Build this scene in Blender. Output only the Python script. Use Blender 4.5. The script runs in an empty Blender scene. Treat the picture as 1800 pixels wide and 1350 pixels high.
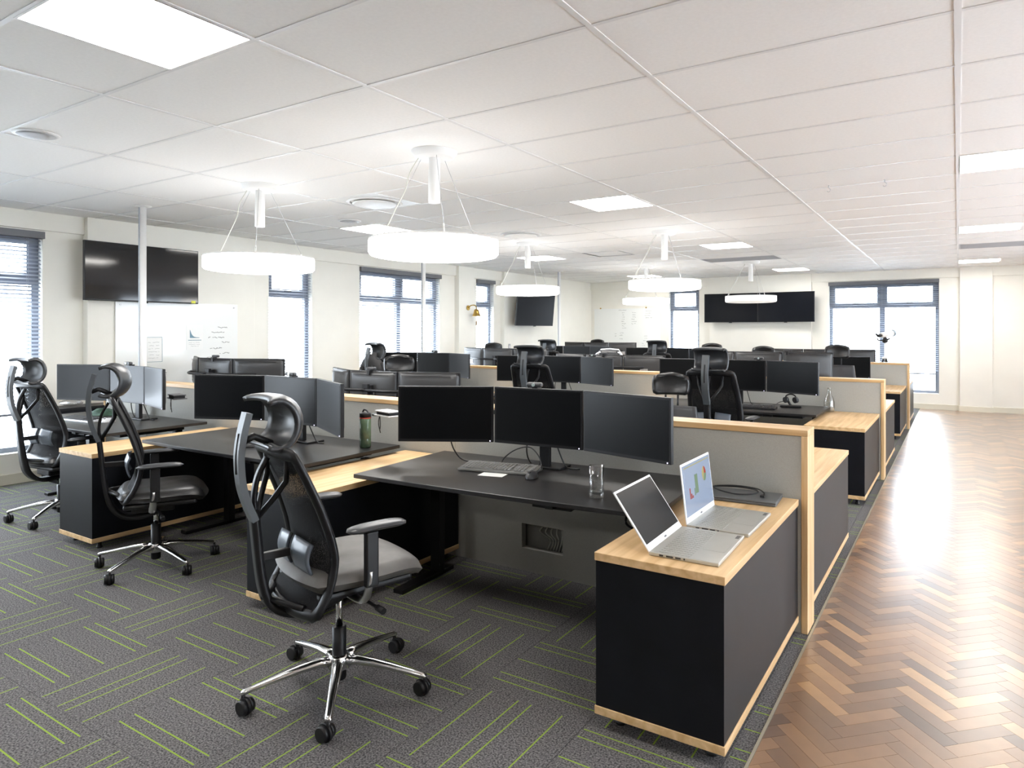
import bpy, math, random
from mathutils import Vector, Matrix
PI = math.pi
random.seed(7)
SC = bpy.context.scene
COL = SC.collection

# ------------------------------------------------------------------ camera, world, exposure
H = 1.465            # camera height
CEIL = 2.637         # ceiling height
cam_d = bpy.data.cameras.new('camera')
cam = bpy.data.objects.new('camera', cam_d)
COL.objects.link(cam)
cam.location = (0, 0, H)
cam.rotation_euler = (PI/2, 0, 0.5553)
cam_d.sensor_width = 36
cam_d.lens = 1181/1800*36
cam_d.shift_x = (900-951)/1800
cam_d.shift_y = -(675-582)/1800
cam_d.clip_start = 0.05
cam_d.clip_end = 300
SC.camera = cam

world = bpy.data.worlds.new('sky')
SC.world = world
world.use_nodes = True
bg = world.node_tree.nodes['Background']
bg.inputs[0].default_value = (0.86, 0.93, 1.0, 1)
bg.inputs[1].default_value = 5.4

SC.view_settings.view_transform = 'Standard'
SC.view_settings.look = 'None'
SC.view_settings.gamma = 1.0
SC.view_settings.use_curve_mapping = False
SC.view_settings.exposure = 1.88
SC.cycles.use_denoising = True
SC.cycles.max_bounces = 9
SC.cycles.diffuse_bounces = 6
SC.cycles.glossy_bounces = 4
SC.cycles.transparent_max_bounces = 24
SC.cycles.transmission_bounces = 6
SC.cycles.sample_clamp_indirect = 6.0
SC.cycles.caustics_reflective = False
SC.cycles.caustics_refractive = False

PANEL_E = 9.0        # recessed ceiling panels
RING_E = 4.0         # round pendant lamps

# ------------------------------------------------------------------ mesh helper
class MB:
    def __init__(s):
        s.v = []; s.f = []; s.sm = []
    def add(s, vs, fs, smooth=False):
        n = len(s.v)
        s.v += [tuple(p) for p in vs]
        for f in fs:
            s.f.append([i+n for i in f]); s.sm.append(smooth)
        return s
    def box(s, x0, x1, y0, y1, z0, z1):
        vs = [(x, y, z) for z in (z0, z1) for y in (y0, y1) for x in (x0, x1)]
        return s.add(vs, [(0,2,3,1),(4,5,7,6),(0,1,5,4),(2,6,7,3),(0,4,6,2),(1,3,7,5)])
    def obox(s, c, size, rot):
        a, b, d = size[0]/2, size[1]/2, size[2]/2
        c = Vector(c)
        vs = [c + rot @ Vector((x, y, z)) for z in (-d, d) for y in (-b, b) for x in (-a, a)]
        return s.add(vs, [(0,2,3,1),(4,5,7,6),(0,1,5,4),(2,6,7,3),(0,4,6,2),(1,3,7,5)])
    def prism(s, poly, z0, z1):
        n = len(poly)
        vs = [(x, y, z0) for x, y in poly] + [(x, y, z1) for x, y in poly]
        fs = [tuple(range(n))[::-1], tuple(range(n, 2*n))] + [(i, (i+1) % n, n+(i+1) % n, n+i) for i in range(n)]
        return s.add(vs, fs)
    def lathe(s, prof, n=24, c=(0, 0, 0), smooth=True, cap=True):
        vs = []; fs = []
        for r, z in prof:
            for k in range(n):
                a = 2*PI*k/n
                vs.append((c[0]+r*math.cos(a), c[1]+r*math.sin(a), c[2]+z))
        m = len(prof)
        for j in range(m-1):
            for k in range(n):
                k2 = (k+1) % n
                fs.append((j*n+k, j*n+k2, (j+1)*n+k2, (j+1)*n+k))
        s.add(vs, fs, smooth)
        if cap:
            b = len(s.v)-m*n
            s.f.append([b+i for i in range(n)][::-1]); s.sm.append(False)
            s.f.append([b+(m-1)*n+i for i in range(n)]); s.sm.append(False)
        return s
    def tube(s, pts, r, n=8, sq=None, up=(0, 0, 1), smooth=True):
        """r: number or list; sq: (width factor, height factor) of the section"""
        pts = [Vector(p) for p in pts]
        m = len(pts)
        rs = r if isinstance(r, (list, tuple)) else [r]*m
        fx, fy = sq or (1, 1)
        vs = []
        ref = Vector(up)
        for i, p in enumerate(pts):
            t = (pts[min(i+1, m-1)]-pts[max(i-1, 0)])
            if t.length < 1e-9: t = Vector((0, 0, 1))
            t.normalize()
            a = t.cross(ref)
            if a.length < 1e-3: a = t.cross(Vector((0, 1, 0)))
            if a.length < 1e-3: a = t.cross(Vector((1, 0, 0)))
            a.normalize(); b = a.cross(t).normalized()
            for k in range(n):
                an = 2*PI*(k+.5)/n
                vs.append(p + a*math.cos(an)*rs[i]*fx + b*math.sin(an)*rs[i]*fy)
        fs = [(j*n+k, j*n+(k+1) % n, (j+1)*n+(k+1) % n, (j+1)*n+k) for j in range(m-1) for k in range(n)]
        s.add(vs, fs, smooth)
        b0 = len(s.v)-m*n
        s.f.append([b0+i for i in range(n)][::-1]); s.sm.append(False)
        s.f.append([b0+(m-1)*n+i for i in range(n)]); s.sm.append(False)
        return s
    def cyl(s, p0, p1, r0, r1=None, n=16, smooth=True):
        p0 = Vector(p0); p1 = Vector(p1)
        up = (0, 1, 0) if abs((p1-p0).normalized().z) > .9 else (0, 0, 1)
        return s.tube([p0, p1], [r0, r1 if r1 is not None else r0], n, up=up, smooth=smooth)
    def grid(s, fn, nu, nv, smooth=True, th=0):
        """surface fn(u,v), doubled at distance th if given"""
        P = [[Vector(fn(i/nu, j/nv)) for j in range(nv+1)] for i in range(nu+1)]
        def idx(i, j): return i*(nv+1)+j
        vs = [P[i][j] for i in range(nu+1) for j in range(nv+1)]
        fs = [(idx(i, j), idx(i+1, j), idx(i+1, j+1), idx(i, j+1)) for i in range(nu) for j in range(nv)]
        if not th:
            return s.add(vs, fs, smooth)
        off = []
        for i in range(nu+1):
            for j in range(nv+1):
                du = P[min(i+1, nu)][j]-P[max(i-1, 0)][j]
                dv = P[i][min(j+1, nv)]-P[i][max(j-1, 0)]
                nn = du.cross(dv)
                if nn.length > 1e-9: nn.normalize()
                off.append(P[i][j]-nn*th)
        N = len(vs)
        fs2 = [tuple(N+k for k in f)[::-1] for f in fs]
        rim = []
        for i in range(nu):
            rim += [(idx(i+1, 0), idx(i, 0), N+idx(i, 0), N+idx(i+1, 0)), (idx(i, nv), idx(i+1, nv), N+idx(i+1, nv), N+idx(i, nv))]
        for j in range(nv):
            rim += [(idx(0, j), idx(0, j+1), N+idx(0, j+1), N+idx(0, j)), (idx(nu, j+1), idx(nu, j), N+idx(nu, j), N+idx(nu, j+1))]
        return s.add(vs+off, fs+fs2+rim, smooth)
    def mesh(s, name, mat):
        me = bpy.data.meshes.new(name)
        me.from_pydata(s.v, [], s.f)
        me.polygons.foreach_set('use_smooth', s.sm)
        if mat: me.materials.append(mat)
        me.update()
        return me
    def build(s, name, mat, parent=None, bevel=0, loc=None):
        o = bpy.data.objects.new(name, s.mesh(name, mat))
        COL.objects.link(o)
        if parent: o.parent = parent
        if loc: o.location = loc
        if bevel:
            b = o.modifiers.new('bevel', 'BEVEL'); b.width = bevel; b.segments = 2; b.limit_method = 'ANGLE'
            b.angle_limit = math.radians(40)
        return o

def tag(o, label=None, cat=None, group=None, kind=None):
    if label: o['label'] = label
    if cat: o['category'] = cat
    if group: o['group'] = group
    if kind: o['kind'] = kind
    return o
def empty(name, loc=(0, 0, 0), rz=0, label=None, cat=None, group=None, kind=None):
    o = bpy.data.objects.new(name, None); COL.objects.link(o)
    o.location = loc; o.rotation_euler = (0, 0, rz); o.empty_display_size = .1
    return tag(o, label, cat, group, kind)
def inst(name, me, loc, parent=None, rz=0, kind=None):
    o = bpy.data.objects.new(name, me); COL.objects.link(o)
    o.location = loc; o.rotation_euler = (0, 0, rz)
    if parent: o.parent = parent
    if kind: o['kind'] = kind
    return o
def copy_tree(o, parent=None):
    c = o.copy(); COL.objects.link(c); c.parent = parent
    for ch in list(o.children): copy_tree(ch, c)
    return c
def spline(P, n=8):
    P = [Vector(p) for p in P]; out = []
    Q = [P[0]*2-P[1]]+P+[P[-1]*2-P[-2]]
    for i in range(1, len(Q)-2):
        a, b, c, d = Q[i-1:i+3]
        for k in range(n):
            t = k/n
            out.append(.5*((2*b)+(c-a)*t+(2*a-5*b+4*c-d)*t*t+(3*b-a-3*c+d)*t**3))
    out.append(P[-1])
    return out

# ------------------------------------------------------------------ materials
def new_mat(name):
    m = bpy.data.materials.new(name); m.use_nodes = True
    nt = m.node_tree
    return m, nt, nt.nodes['Principled BSDF']
def L(nt, a, b): nt.links.new(a, b)
def pbr(name, col, rough=.5, metal=0, noise=0, nscale=40, bump=0, bscale=200, spec=None, emis=None, es=0, coat=0):
    m, nt, b = new_mat(name)
    b.inputs['Base Color'].default_value = (*col, 1)
    b.inputs['Roughness'].default_value = rough
    b.inputs['Metallic'].default_value = metal
    if spec is not None: b.inputs['Specular IOR Level'].default_value = spec
    if coat: b.inputs['Coat Weight'].default_value = coat
    if emis:
        b.inputs['Emission Color'].default_value = (*emis, 1); b.inputs['Emission Strength'].default_value = es
    if noise or bump:
        tc = nt.nodes.new('ShaderNodeTexCoord')
        if noise:
            n = nt.nodes.new('ShaderNodeTexNoise'); n.inputs['Scale'].default_value = nscale; n.inputs['Detail'].default_value = 4
            L(nt, tc.outputs['Object'], n.inputs['Vector'])
            r = nt.nodes.new('ShaderNodeValToRGB')
            r.color_ramp.elements[0].position = .3; r.color_ramp.elements[1].position = .7
            r.color_ramp.elements[0].color = (*[c*(1-noise) for c in col], 1)
            r.color_ramp.elements[1].color = (*[min(1, c*(1+noise)) for c in col], 1)
            L(nt, n.outputs['Fac'], r.inputs[0]); L(nt, r.outputs[0], b.inputs['Base Color'])
        if bump:
            n2 = nt.nodes.new('ShaderNodeTexNoise'); n2.inputs['Scale'].default_value = bscale
            L(nt, tc.outputs['Object'], n2.inputs['Vector'])
            bp = nt.nodes.new('ShaderNodeBump'); bp.inputs['Strength'].default_value = bump; bp.inputs['Distance'].default_value = .002
            L(nt, n2.outputs['Fac'], bp.inputs['Height']); L(nt, bp.outputs[0], b.inputs['Normal'])
    return m
def oak(name, axis, c1=(.52, .33, .15), c2=(.70, .49, .27), rough=.45):
    m, nt, b = new_mat(name)
    tc = nt.nodes.new('ShaderNodeTexCoord'); mp = nt.nodes.new('ShaderNodeMapping')
    sc = [26, 26, 26]; sc[axis] = 1.6
    mp.inputs['Scale'].default_value = sc
    L(nt, tc.outputs['Object'], mp.inputs[0])
    n = nt.nodes.new('ShaderNodeTexNoise'); n.inputs['Scale'].default_value = 1; n.inputs['Detail'].default_value = 6; n.inputs['Distortion'].default_value = .4
    L(nt, mp.outputs[0], n.inputs['Vector'])
    r = nt.nodes.new('ShaderNodeValToRGB')
    r.color_ramp.elements[0].position = .35; r.color_ramp.elements[1].position = .65
    r.color_ramp.elements[0].color = (*c1, 1); r.color_ramp.elements[1].color = (*c2, 1)
    L(nt, n.outputs['Fac'], r.inputs[0]); L(nt, r.outputs[0], b.inputs['Base Color'])
    b.inputs['Roughness'].default_value = rough
    return m
def emit(name, col, st):
    m = bpy.data.materials.new(name); m.use_nodes = True; nt = m.node_tree
    nt.nodes.clear()
    e = nt.nodes.new('ShaderNodeEmission'); o = nt.nodes.new('ShaderNodeOutputMaterial')
    e.inputs[0].default_value = (*col, 1); e.inputs[1].default_value = st
    L(nt, e.outputs[0], o.inputs[0]); return m
def thin_glass(name, tint=(.96, .98, 1), gl=.08, rough=.02, fres=False):
    m = bpy.data.materials.new(name); m.use_nodes = True; nt = m.node_tree
    nt.nodes.clear()
    t = nt.nodes.new('ShaderNodeBsdfTransparent'); g = nt.nodes.new('ShaderNodeBsdfGlossy'); mx = nt.nodes.new('ShaderNodeMixShader'); o = nt.nodes.new('ShaderNodeOutputMaterial')
    t.inputs[0].default_value = (*tint, 1); g.inputs['Roughness'].default_value = rough
    mx.inputs[0].default_value = gl
    if fres:
        lw = nt.nodes.new('ShaderNodeLayerWeight'); lw.inputs[0].default_value = .35
        ma = nt.nodes.new('ShaderNodeMath'); ma.operation = 'MULTIPLY_ADD'; ma.inputs[1].default_value = .75; ma.inputs[2].default_value = gl
        L(nt, lw.outputs['Facing'], ma.inputs[0]); L(nt, ma.outputs[0], mx.inputs[0])
    L(nt, t.outputs[0], mx.inputs[1]); L(nt, g.outputs[0], mx.inputs[2]); L(nt, mx.outputs[0], o.inputs[0])
    return m
def weave(name, col, alpha, scale):
    """see-through mesh cloth: threads and holes"""
    m, nt, b = new_mat(name)
    b.inputs['Base Color'].default_value = (*col, 1); b.inputs['Roughness'].default_value = .8; b.inputs['Specular IOR Level'].default_value = .2
    tc = nt.nodes.new('ShaderNodeTexCoord')
    v = nt.nodes.new('ShaderNodeTexVoronoi'); v.inputs['Scale'].default_value = scale
    L(nt, tc.outputs['Object'], v.inputs['Vector'])
    lt = nt.nodes.new('ShaderNodeMath'); lt.operation = 'GREATER_THAN'; lt.inputs[1].default_value = alpha
    L(nt, v.outputs['Distance'], lt.inputs[0]); L(nt, lt.outputs[0], b.inputs['Alpha'])
    return m

M = {}
M['wall'] = pbr('wall_paint', (.84, .825, .765), .75, noise=.02, nscale=3, bump=.05)
M['wall_dark'] = pbr('bounce_cutting_wall', (.10, .10, .105), .8, noise=.03, nscale=4)  # unseen wall behind the camera, made dark to cut light from there
M['ceil'] = pbr('ceiling_board', (.90, .895, .885), .9, noise=.02, nscale=60, bump=.25, bscale=400)
M['tee'] = pbr('white_grid_metal', (.78, .78, .78), .45)
M['skirt'] = pbr('skirting_paint', (.74, .71, .60), .55)
M['black_lam'] = pbr('black_laminate', (.004, .0048, .0075), .42, noise=.25, nscale=8, spec=.26)
M['desk'] = pbr('black_desktop', (.013, .0125, .0135), .36, noise=.15, nscale=30, bump=.05, spec=.42)
M['oak_x'] = oak('oak_along_row', 0)
M['oak_y'] = oak('oak_along_aisle', 1)
M['oak_z'] = oak('oak_upright', 2)
M['fabric'] = pbr('grey_screen_fabric', (.36, .355, .325), .85, noise=.06, nscale=250, bump=.2, bscale=600)
M['plastic'] = pbr('black_plastic', (.008, .008, .0095), .42, bump=.05, spec=.35)
M['plastic2'] = pbr('dark_grey_plastic', (.035, .036, .04), .38)
M['back'] = pbr('monitor_back', (.03, .03, .031), .38, bump=.1, bscale=900)
M['screen'] = pbr('screen_glass', (.0025, .003, .0038), .30, spec=.24)
M['tv'] = pbr('television_glass', (.003, .003, .005), .07, spec=.5)
M['tv_dull'] = pbr('matt_television_glass', (.002, .003, .006), .30, spec=.12)
M['led'] = emit('power_light', (.75, .7, 1), 1.2)
M['leather'] = pbr('black_leather', (.012, .012, .013), .36, noise=.2, nscale=15, bump=.5, bscale=22)
M['seat'] = pbr('seat_cloth', (.115, .110, .104), .55, noise=.25, nscale=10, bump=.5, bscale=18)
M['chrome'] = pbr('polished_aluminium', (.72, .72, .72), .16, 1)
M['steel'] = pbr('brushed_steel', (.55, .55, .56), .3, 1)
M['pad'] = pbr('arm_pad', (.028, .030, .034), .36)
M['lumbar'] = pbr('blue_grey_plastic', (.10, .12, .15), .3)
M['post'] = pbr('slate_plastic', (.075, .085, .095), .42)
M['mesh'] = weave('mesh_cloth', (.006, .006, .007), .20, 420)
M['white'] = pbr('white_plastic', (.80, .80, .79), .4)
M['lampoff_glow'] = pbr('white_acrylic_glow', (.82, .81, .77), .35, emis=(1, .98, .93), es=.12)  # faint glow put into the acrylic of the unlit lamp
M['panel'] = emit('panel_light', (1, .965, .91), PANEL_E)
M['ring'] = emit('pendant_light', (1, .98, .95), RING_E)
M['ring_up'] = emit('added_uplight', (1, .97, .93), RING_E*.18)  # upward glow added on the lamp tops to brighten the ceiling
M['frame'] = pbr('grey_window_metal', (.17, .19, .235), .45)
M['slat'] = pbr('blind_slat', (.30, .33, .38), .5)
M['headrail'] = pbr('grey_headrail', (.13, .135, .15), .45)
M['glass'] = thin_glass('window_glass', (.97, .985, 1), .06)
M['tumbler'] = thin_glass('drinking_glass', (.94, .95, .95), .02, .10, True)
M['water'] = thin_glass('water', (.90, .92, .93), .10, .02, True)
M['greenb'] = pbr('green_bottle', (.08, .13, .08), .25, noise=.2, nscale=30, coat=.5)
M['red'] = pbr('red_ring', (.55, .06, .04), .4)
M['alu'] = pbr('laptop_metal', (.50, .50, .47), .38, .6, noise=.03, nscale=12)
M['alu_l'] = pbr('laptop_lid_metal', (.80, .81, .84), .4, .2)
M['key'] = pbr('key_caps', (.20, .20, .20), .5)
M['key_d'] = pbr('dark_keys', (.03, .03, .033), .5)
M['kb_w'] = pbr('pale_keyboard', (.15, .15, .145), .45)
M['lap_on'] = pbr('lit_laptop_screen', (.05, .06, .08), .2, emis=(.38, .47, .64), es=.19)
M['ch_red'] = emit('chart_red', (.55, .12, .10), .22)
M['ch_green'] = emit('chart_green', (.30, .42, .28), .22)
M['ch_yel'] = emit('chart_yellow', (.55, .50, .25), .26)
M['wb'] = pbr('whiteboard_glass', (.88, .90, .89), .12, spec=.5)
M['paper'] = pbr('paper', (.86, .87, .86), .6)
M['ink'] = pbr('blue_ink', (.16, .28, .36), .6)
M['ink_k'] = pbr('grey_marker', (.30, .31, .31), .6)
M['brass'] = pbr('brass', (.50, .33, .09), .28, 1)
M['rope'] = pbr('rope', (.35, .24, .13), .8)
M['yellow'] = pbr('yellow_sticker', (.75, .75, .08), .5)
M['jacket'] = pbr('charcoal_wool', (.028, .027, .028), .85, noise=.3, nscale=120, bump=.3, bscale=300)
M['cloth'] = pbr('green_cloth', (.03, .075, .045), .8, noise=.2, nscale=60)
M['vent'] = pbr('grey_grille', (.42, .42, .43), .5)
M['lapgrey'] = pbr('grey_folder', (.10, .105, .11), .4)
M['cable'] = pbr('black_cable', (.01, .01, .011), .45)
M['cable_w'] = pbr('grey_cable', (.62, .63, .56), .5)
M['clear'] = thin_glass('clear_bottle', (.90, .91, .90), .06, .04, True)
M['sub'] = pbr('screed', (.03, .025, .02), .9)
M['threshold'] = pbr('brass_threshold', (.45, .42, .34), .35, .7)

def carpet(name, axis, offs):
    m, nt, b = new_mat(name)
    tc = nt.nodes.new('ShaderNodeTexCoord'); sp = nt.nodes.new('ShaderNodeSeparateXYZ')
    L(nt, tc.outputs['Object'], sp.inputs[0])
    def mod(o, per):
        n = nt.nodes.new('ShaderNodeMath'); n.operation = 'FLOORED_MODULO'; n.inputs[1].default_value = per
        L(nt, o, n.inputs[0]); return n.outputs[0]
    X = mod(sp.outputs[0], .5025); Y = mod(sp.outputs[1], .5)
    a, c = (X, Y) if axis == 0 else (Y, X)      # a: across the lines
    tot = None
    for of in offs:
        n = nt.nodes.new('ShaderNodeMath'); n.operation = 'COMPARE'; n.inputs[1].default_value = of; n.inputs[2].default_value = .0030
        L(nt, a, n.inputs[0])
        if tot is None: tot = n.outputs[0]
        else:
            ad = nt.nodes.new('ShaderNodeMath'); ad.operation = 'ADD'; ad.use_clamp = True
            L(nt, tot, ad.inputs[0]); L(nt, n.outputs[0], ad.inputs[1]); tot = ad.outputs[0]
    e = nt.nodes.new('ShaderNodeMath'); e.operation = 'COMPARE'; e.inputs[1].default_value = .25; e.inputs[2].default_value = .242
    L(nt, c, e.inputs[0])
    mu = nt.nodes.new('ShaderNodeMath'); mu.operation = 'MULTIPLY'; L(nt, tot, mu.inputs[0]); L(nt, e.outputs[0], mu.inputs[1])
    n1 = nt.nodes.new('ShaderNodeTexNoise'); n1.inputs['Scale'].default_value = 150; n1.inputs['Detail'].default_value = 3
    L(nt, tc.outputs['Object'], n1.inputs['Vector'])
    r = nt.nodes.new('ShaderNodeValToRGB')
    r.color_ramp.elements[0].position = .36; r.color_ramp.elements[1].position = .66
    r.color_ramp.elements[0].color = (.038, .037, .039, 1); r.color_ramp.elements[1].color = (.185, .176, .178, 1)
    L(nt, n1.outputs['Fac'], r.inputs[0])
    mx = nt.nodes.new('ShaderNodeMix'); mx.data_type = 'RGBA'
    L(nt, mu.outputs[0], mx.inputs[0]); L(nt, r.outputs[0], mx.inputs[6]); mx.inputs[7].default_value = (.22, .32, .045, 1)
    L(nt, mx.outputs[2], b.inputs['Base Color'])
    b.inputs['Roughness'].default_value = .95; b.inputs['Specular IOR Level'].default_value = .15
    bp = nt.nodes.new('ShaderNodeBump'); bp.inputs['Strength'].default_value = .5; bp.inputs['Distance'].default_value = .003
    L(nt, n1.outputs['Fac'], bp.inputs['Height']); L(nt, bp.outputs[0], b.inputs['Normal'])
    return m
M['carpet_y'] = carpet('carpet_lines_deep', 0, (.07, .20, .26, .40))
M['carpet_x'] = carpet('carpet_lines_across', 1, (.085, .14, .275, .41, .46))

def parquet(name, island):
    m, nt, b = new_mat(name)
    if island:
        g = nt.nodes.new('ShaderNodeNewGeometry'); rnd = g.outputs['Random Per Island']
    else:
        g = nt.nodes.new('ShaderNodeObjectInfo'); rnd = g.outputs['Random']
    r = nt.nodes.new('ShaderNodeValToRGB')
    cr = r.color_ramp
    cr.elements[0].position = 0; cr.elements[0].color = (.075, .034, .017, 1)
    cr.elements[1].position = 1; cr.elements[1].color = (.46, .26, .115, 1)
    for p, c in ((.15, (.135, .066, .032)), (.5, (.21, .106, .049)), (.85, (.30, .158, .070))):
        q = cr.elements.new(p); q.color = (*c, 1)
    L(nt, rnd, r.inputs[0])
    tc = nt.nodes.new('ShaderNodeTexCoord'); n = nt.nodes.new('ShaderNodeTexNoise'); n.inputs['Scale'].default_value = 14; n.inputs['Detail'].default_value = 6
    L(nt, tc.outputs['Object'], n.inputs['Vector'])
    mr = nt.nodes.new('ShaderNodeMapRange'); mr.inputs[3].default_value = .75; mr.inputs[4].default_value = 1.25
    L(nt, n.outputs['Fac'], mr.inputs[0])
    mm = nt.nodes.new('ShaderNodeVectorMath'); mm.operation = 'SCALE'
    L(nt, r.outputs[0], mm.inputs[0]); L(nt, mr.outputs[0], mm.inputs['Scale']); L(nt, mm.outputs[0], b.inputs['Base Color'])
    b.inputs['Roughness'].default_value = .28
    b.inputs['Specular IOR Level'].default_value = .75
    b.inputs['Coat Weight'].default_value = 1.0; b.inputs['Coat Roughness'].default_value = .30
    return m
M['parq'] = parquet('parquet_block_wood', False)
M['parq_i'] = parquet('parquet_block_wood_far', True)

# ------------------------------------------------------------------ floor
XL, XR, YF, YB = -7.70, 3.40, -3.0, 14.58
floor = MB().box(XL-.3, XR+.3, YF-.3, YB+.3, -.12, -.012).build('floor', M['sub'])
floor['kind'] = 'structure'
BX = -.605      # edge between carpet and parquet
CS, SN = math.cos(.5553), math.sin(.5553)
def project(x, y, z):
    xc = x*CS+y*SN; zc = -x*SN+y*CS
    if zc < .2: return None
    return 951+1181*xc/zc, 582-1181*(z-H)/zc, zc
def in_view(x, y, z=0, m=60):
    p = project(x, y, z)
    return p and -m < p[0] < 1800+m and -m < p[1] < 1350+m
# carpet tiles
cx0, cy0 = -1.68, 1.225
g = .0007
tiles = []
for i in range(-13, 4):
    for j in range(-9, 28):
        x0 = cx0+.5025*i; y0 = cy0+.5*j
        x1 = min(x0+.5025, BX-.005); xs = max(x0, XL); y1 = min(y0+.5, YB); ys = max(y0, YF)
        if x1-xs < .02 or y1-ys < .02: continue
        tiles.append((x0, y0, xs, x1, ys, y1, (i+j) % 2))
vis = sorted([t for t in tiles if in_view(t[0]+.25, t[1]+.25, 0, 260)], key=lambda t: math.hypot(t[0]+.25, t[1]+.25))[:290]
vset = set((t[0], t[1]) for t in vis)
tmesh = {}
stf = {0: MB(), 1: MB()}
for (x0, y0, xs, x1, ys, y1, odd) in tiles:
    if (x0, y0) in vset:
        k = (round(xs-x0, 3), round(x1-x0, 3), round(ys-y0, 3), round(y1-y0, 3), odd)
        if k not in tmesh:
            tmesh[k] = MB().box(k[0]+g, k[1]-g, k[2]+g, k[3]-g, -.011, 0).mesh('carpet_tile', M['carpet_y' if odd else 'carpet_x'])
        inst('carpet_tile', tmesh[k], (x0, y0, 0), floor)
    else:
        stf[odd].box(xs-cx0+g, x1-cx0-g, ys-cy0+g, y1-cy0-g, -.011, 0)
for odd in (0, 1):
    o = stf[odd].build('carpet_tiles_far', M['carpet_y' if odd else 'carpet_x'], floor, loc=(cx0, cy0, 0)); o['kind'] = 'stuff'
MB().box(BX-.004, BX+.006, YF, YB, -.011, .003).build('threshold_strip', M['threshold'], floor)
# herringbone parquet
BW = .0625; BN = 4; r2 = math.sqrt(2)
def rot45(x, y): return ((x-y)/r2, (x+y)/r2)
def clip(poly, axis, lim, sgn):
    out = []
    for i in range(len(poly)):
        a, b = poly[i], poly[(i+1) % len(poly)]
        ia = sgn*(a[axis]-lim) >= 0; ib = sgn*(b[axis]-lim) >= 0
        if ia: out.append(a)
        if ia != ib:
            t = (lim-a[axis])/(b[axis]-a[axis])
            out.append((a[0]+(b[0]-a[0])*t, a[1]+(b[1]-a[1])*t))
    return out
gg = .0005
hpoly = [rot45(*p) for p in ((gg, gg), (BN*BW-gg, gg), (BN*BW-gg, BW-gg), (gg, BW-gg))]
vpoly = [rot45(*p) for p in ((gg, gg), (BW-gg, gg), (BW-gg, BN*BW-gg), (gg, BN*BW-gg))]
x_off = -.352-.1768*0
full = []; part = []
lo = BX+.007
for j in range(-3, 14):
    for i in range(-60, 320):
        for kind in (0, 1):
            ux, uy = (i+BN*j, i-BN*j) if kind == 0 else (i-1+BN*j, i-BN*j)
            ox, oy = rot45(ux*BW, uy*BW)
            ox += x_off; oy += -4
            poly = [(p[0]+ox, p[1]+oy) for p in (hpoly if kind == 0 else vpoly)]
            xs = [p[0] for p in poly]; ys = [p[1] for p in poly]
            if max(xs) < lo+.004 or min(xs) > XR or max(ys) < YF or min(ys) > YB: continue
            if min(xs) < lo or max(xs) > XR or min(ys) < YF or max(ys) > YB:
                poly = clip(poly, 0, lo, 1); poly = clip(poly, 0, XR, -1) if poly else poly
                poly = clip(poly, 1, YF, 1) if poly else poly; poly = clip(poly, 1, YB, -1) if poly else poly
                if len(poly) > 2: part.append(poly)
            else:
                full.append((ox, oy, kind, poly))
hm = MB().prism(hpoly, -.011, 0).mesh('parquet_block', M['parq'])
vm = MB().prism(vpoly, -.011, 0).mesh('parquet_block', M['parq'])
full.sort(key=lambda t: (not in_view(t[0], t[1]+.1, 0, 40), math.hypot(t[0], t[1])))
for (ox, oy, kind, poly) in full[:296]:
    inst('parquet_block', hm if kind == 0 else vm, (ox, oy, 0), floor)
pf = MB()
for (ox, oy, kind, poly) in full[296:]: pf.prism(poly, -.011, 0)
for poly in part: pf.prism(poly, -.011, 0)
pf.build('parquet_blocks_far', M['parq_i'], floor)['kind'] = 'stuff'

# ------------------------------------------------------------------ ceiling
ceiling = MB().box(XL-.3, XR+.3, YF-.3, YB+.3, CEIL+.03, CEIL+.15).build('ceiling', M['tee'])
ceiling['kind'] = 'structure'
GY0 = 2.888-.6*10
ycell = [(GY0+.6*k, GY0+.6*(k+1)) for k in range(-1, 30)]
xcell = [(-1.2*k-1.2, -1.2*k) for k in range(-3, 7)]
PANELX = [-6.0, -3.0, 0.0, 3.0]; PANELY = [-2.512+.0, 1.088, 5.288, 8.888, 13.088]
LIGHT = [(x, y) for y in PANELY for x in PANELX if x < 2.5]
DIFF = [(-4.8, 4.088), (-4.8, 6.488)]
VENT = [(-3.6, 10.688), (0.0, 10.688)]
HATCH = [(-4.8, 8.888)]
cm = {}
def ctile(x0, x1, y0, y1):
    x0 = max(x0, XL); x1 = min(x1, XR); y0 = max(y0, YF); y1 = min(y1, YB)
    if x1-x0 < .03 or y1-y0 < .03: return
    k = (round(x1-x0, 3), round(y1-y0, 3))
    if k not in cm: cm[k] = MB().box(.006, k[0]-.006, .006, k[1]-.006, 0, .012).mesh('ceiling_tile', M['ceil'])
    inst('ceiling_tile', cm[k], (x0, y0, CEIL), ceiling)
def near(a, b): return abs(a-b) < .05
for (ya, yb) in ycell:
    for (xa, xb) in xcell:
        half = [h for h in LIGHT+DIFF+HATCH if near(h[1], ya) and xa-.05 < h[0] < xb-.3]
        if any(near(v[0], xa) and near(v[1], ya) for v in VENT): continue
        if half:
            hx = half[0][0]
            if near(hx, xa): ctile(xa+.6, xb, ya, yb)
            else: ctile(xa, xa+.6, ya, yb)
        else:
            ctile(xa, xb, ya, yb)
for k in range(-2, 8):
    x = -1.2*k
    if XL < x < XR: inst('ceiling_rail', MB().box(-.012, .012, YF, YB, -.004, .03).mesh('ceiling_rail', M['tee']), (x, 0, CEIL), ceiling)
xr = MB().box(XL, XR, -.010, .010, -.003, .029).mesh('ceiling_cross_rail', M['tee'])
for (ya, yb) in ycell:
    if YF < ya < YB: inst('ceiling_cross_rail', xr, (0, ya, CEIL), ceiling)
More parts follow.
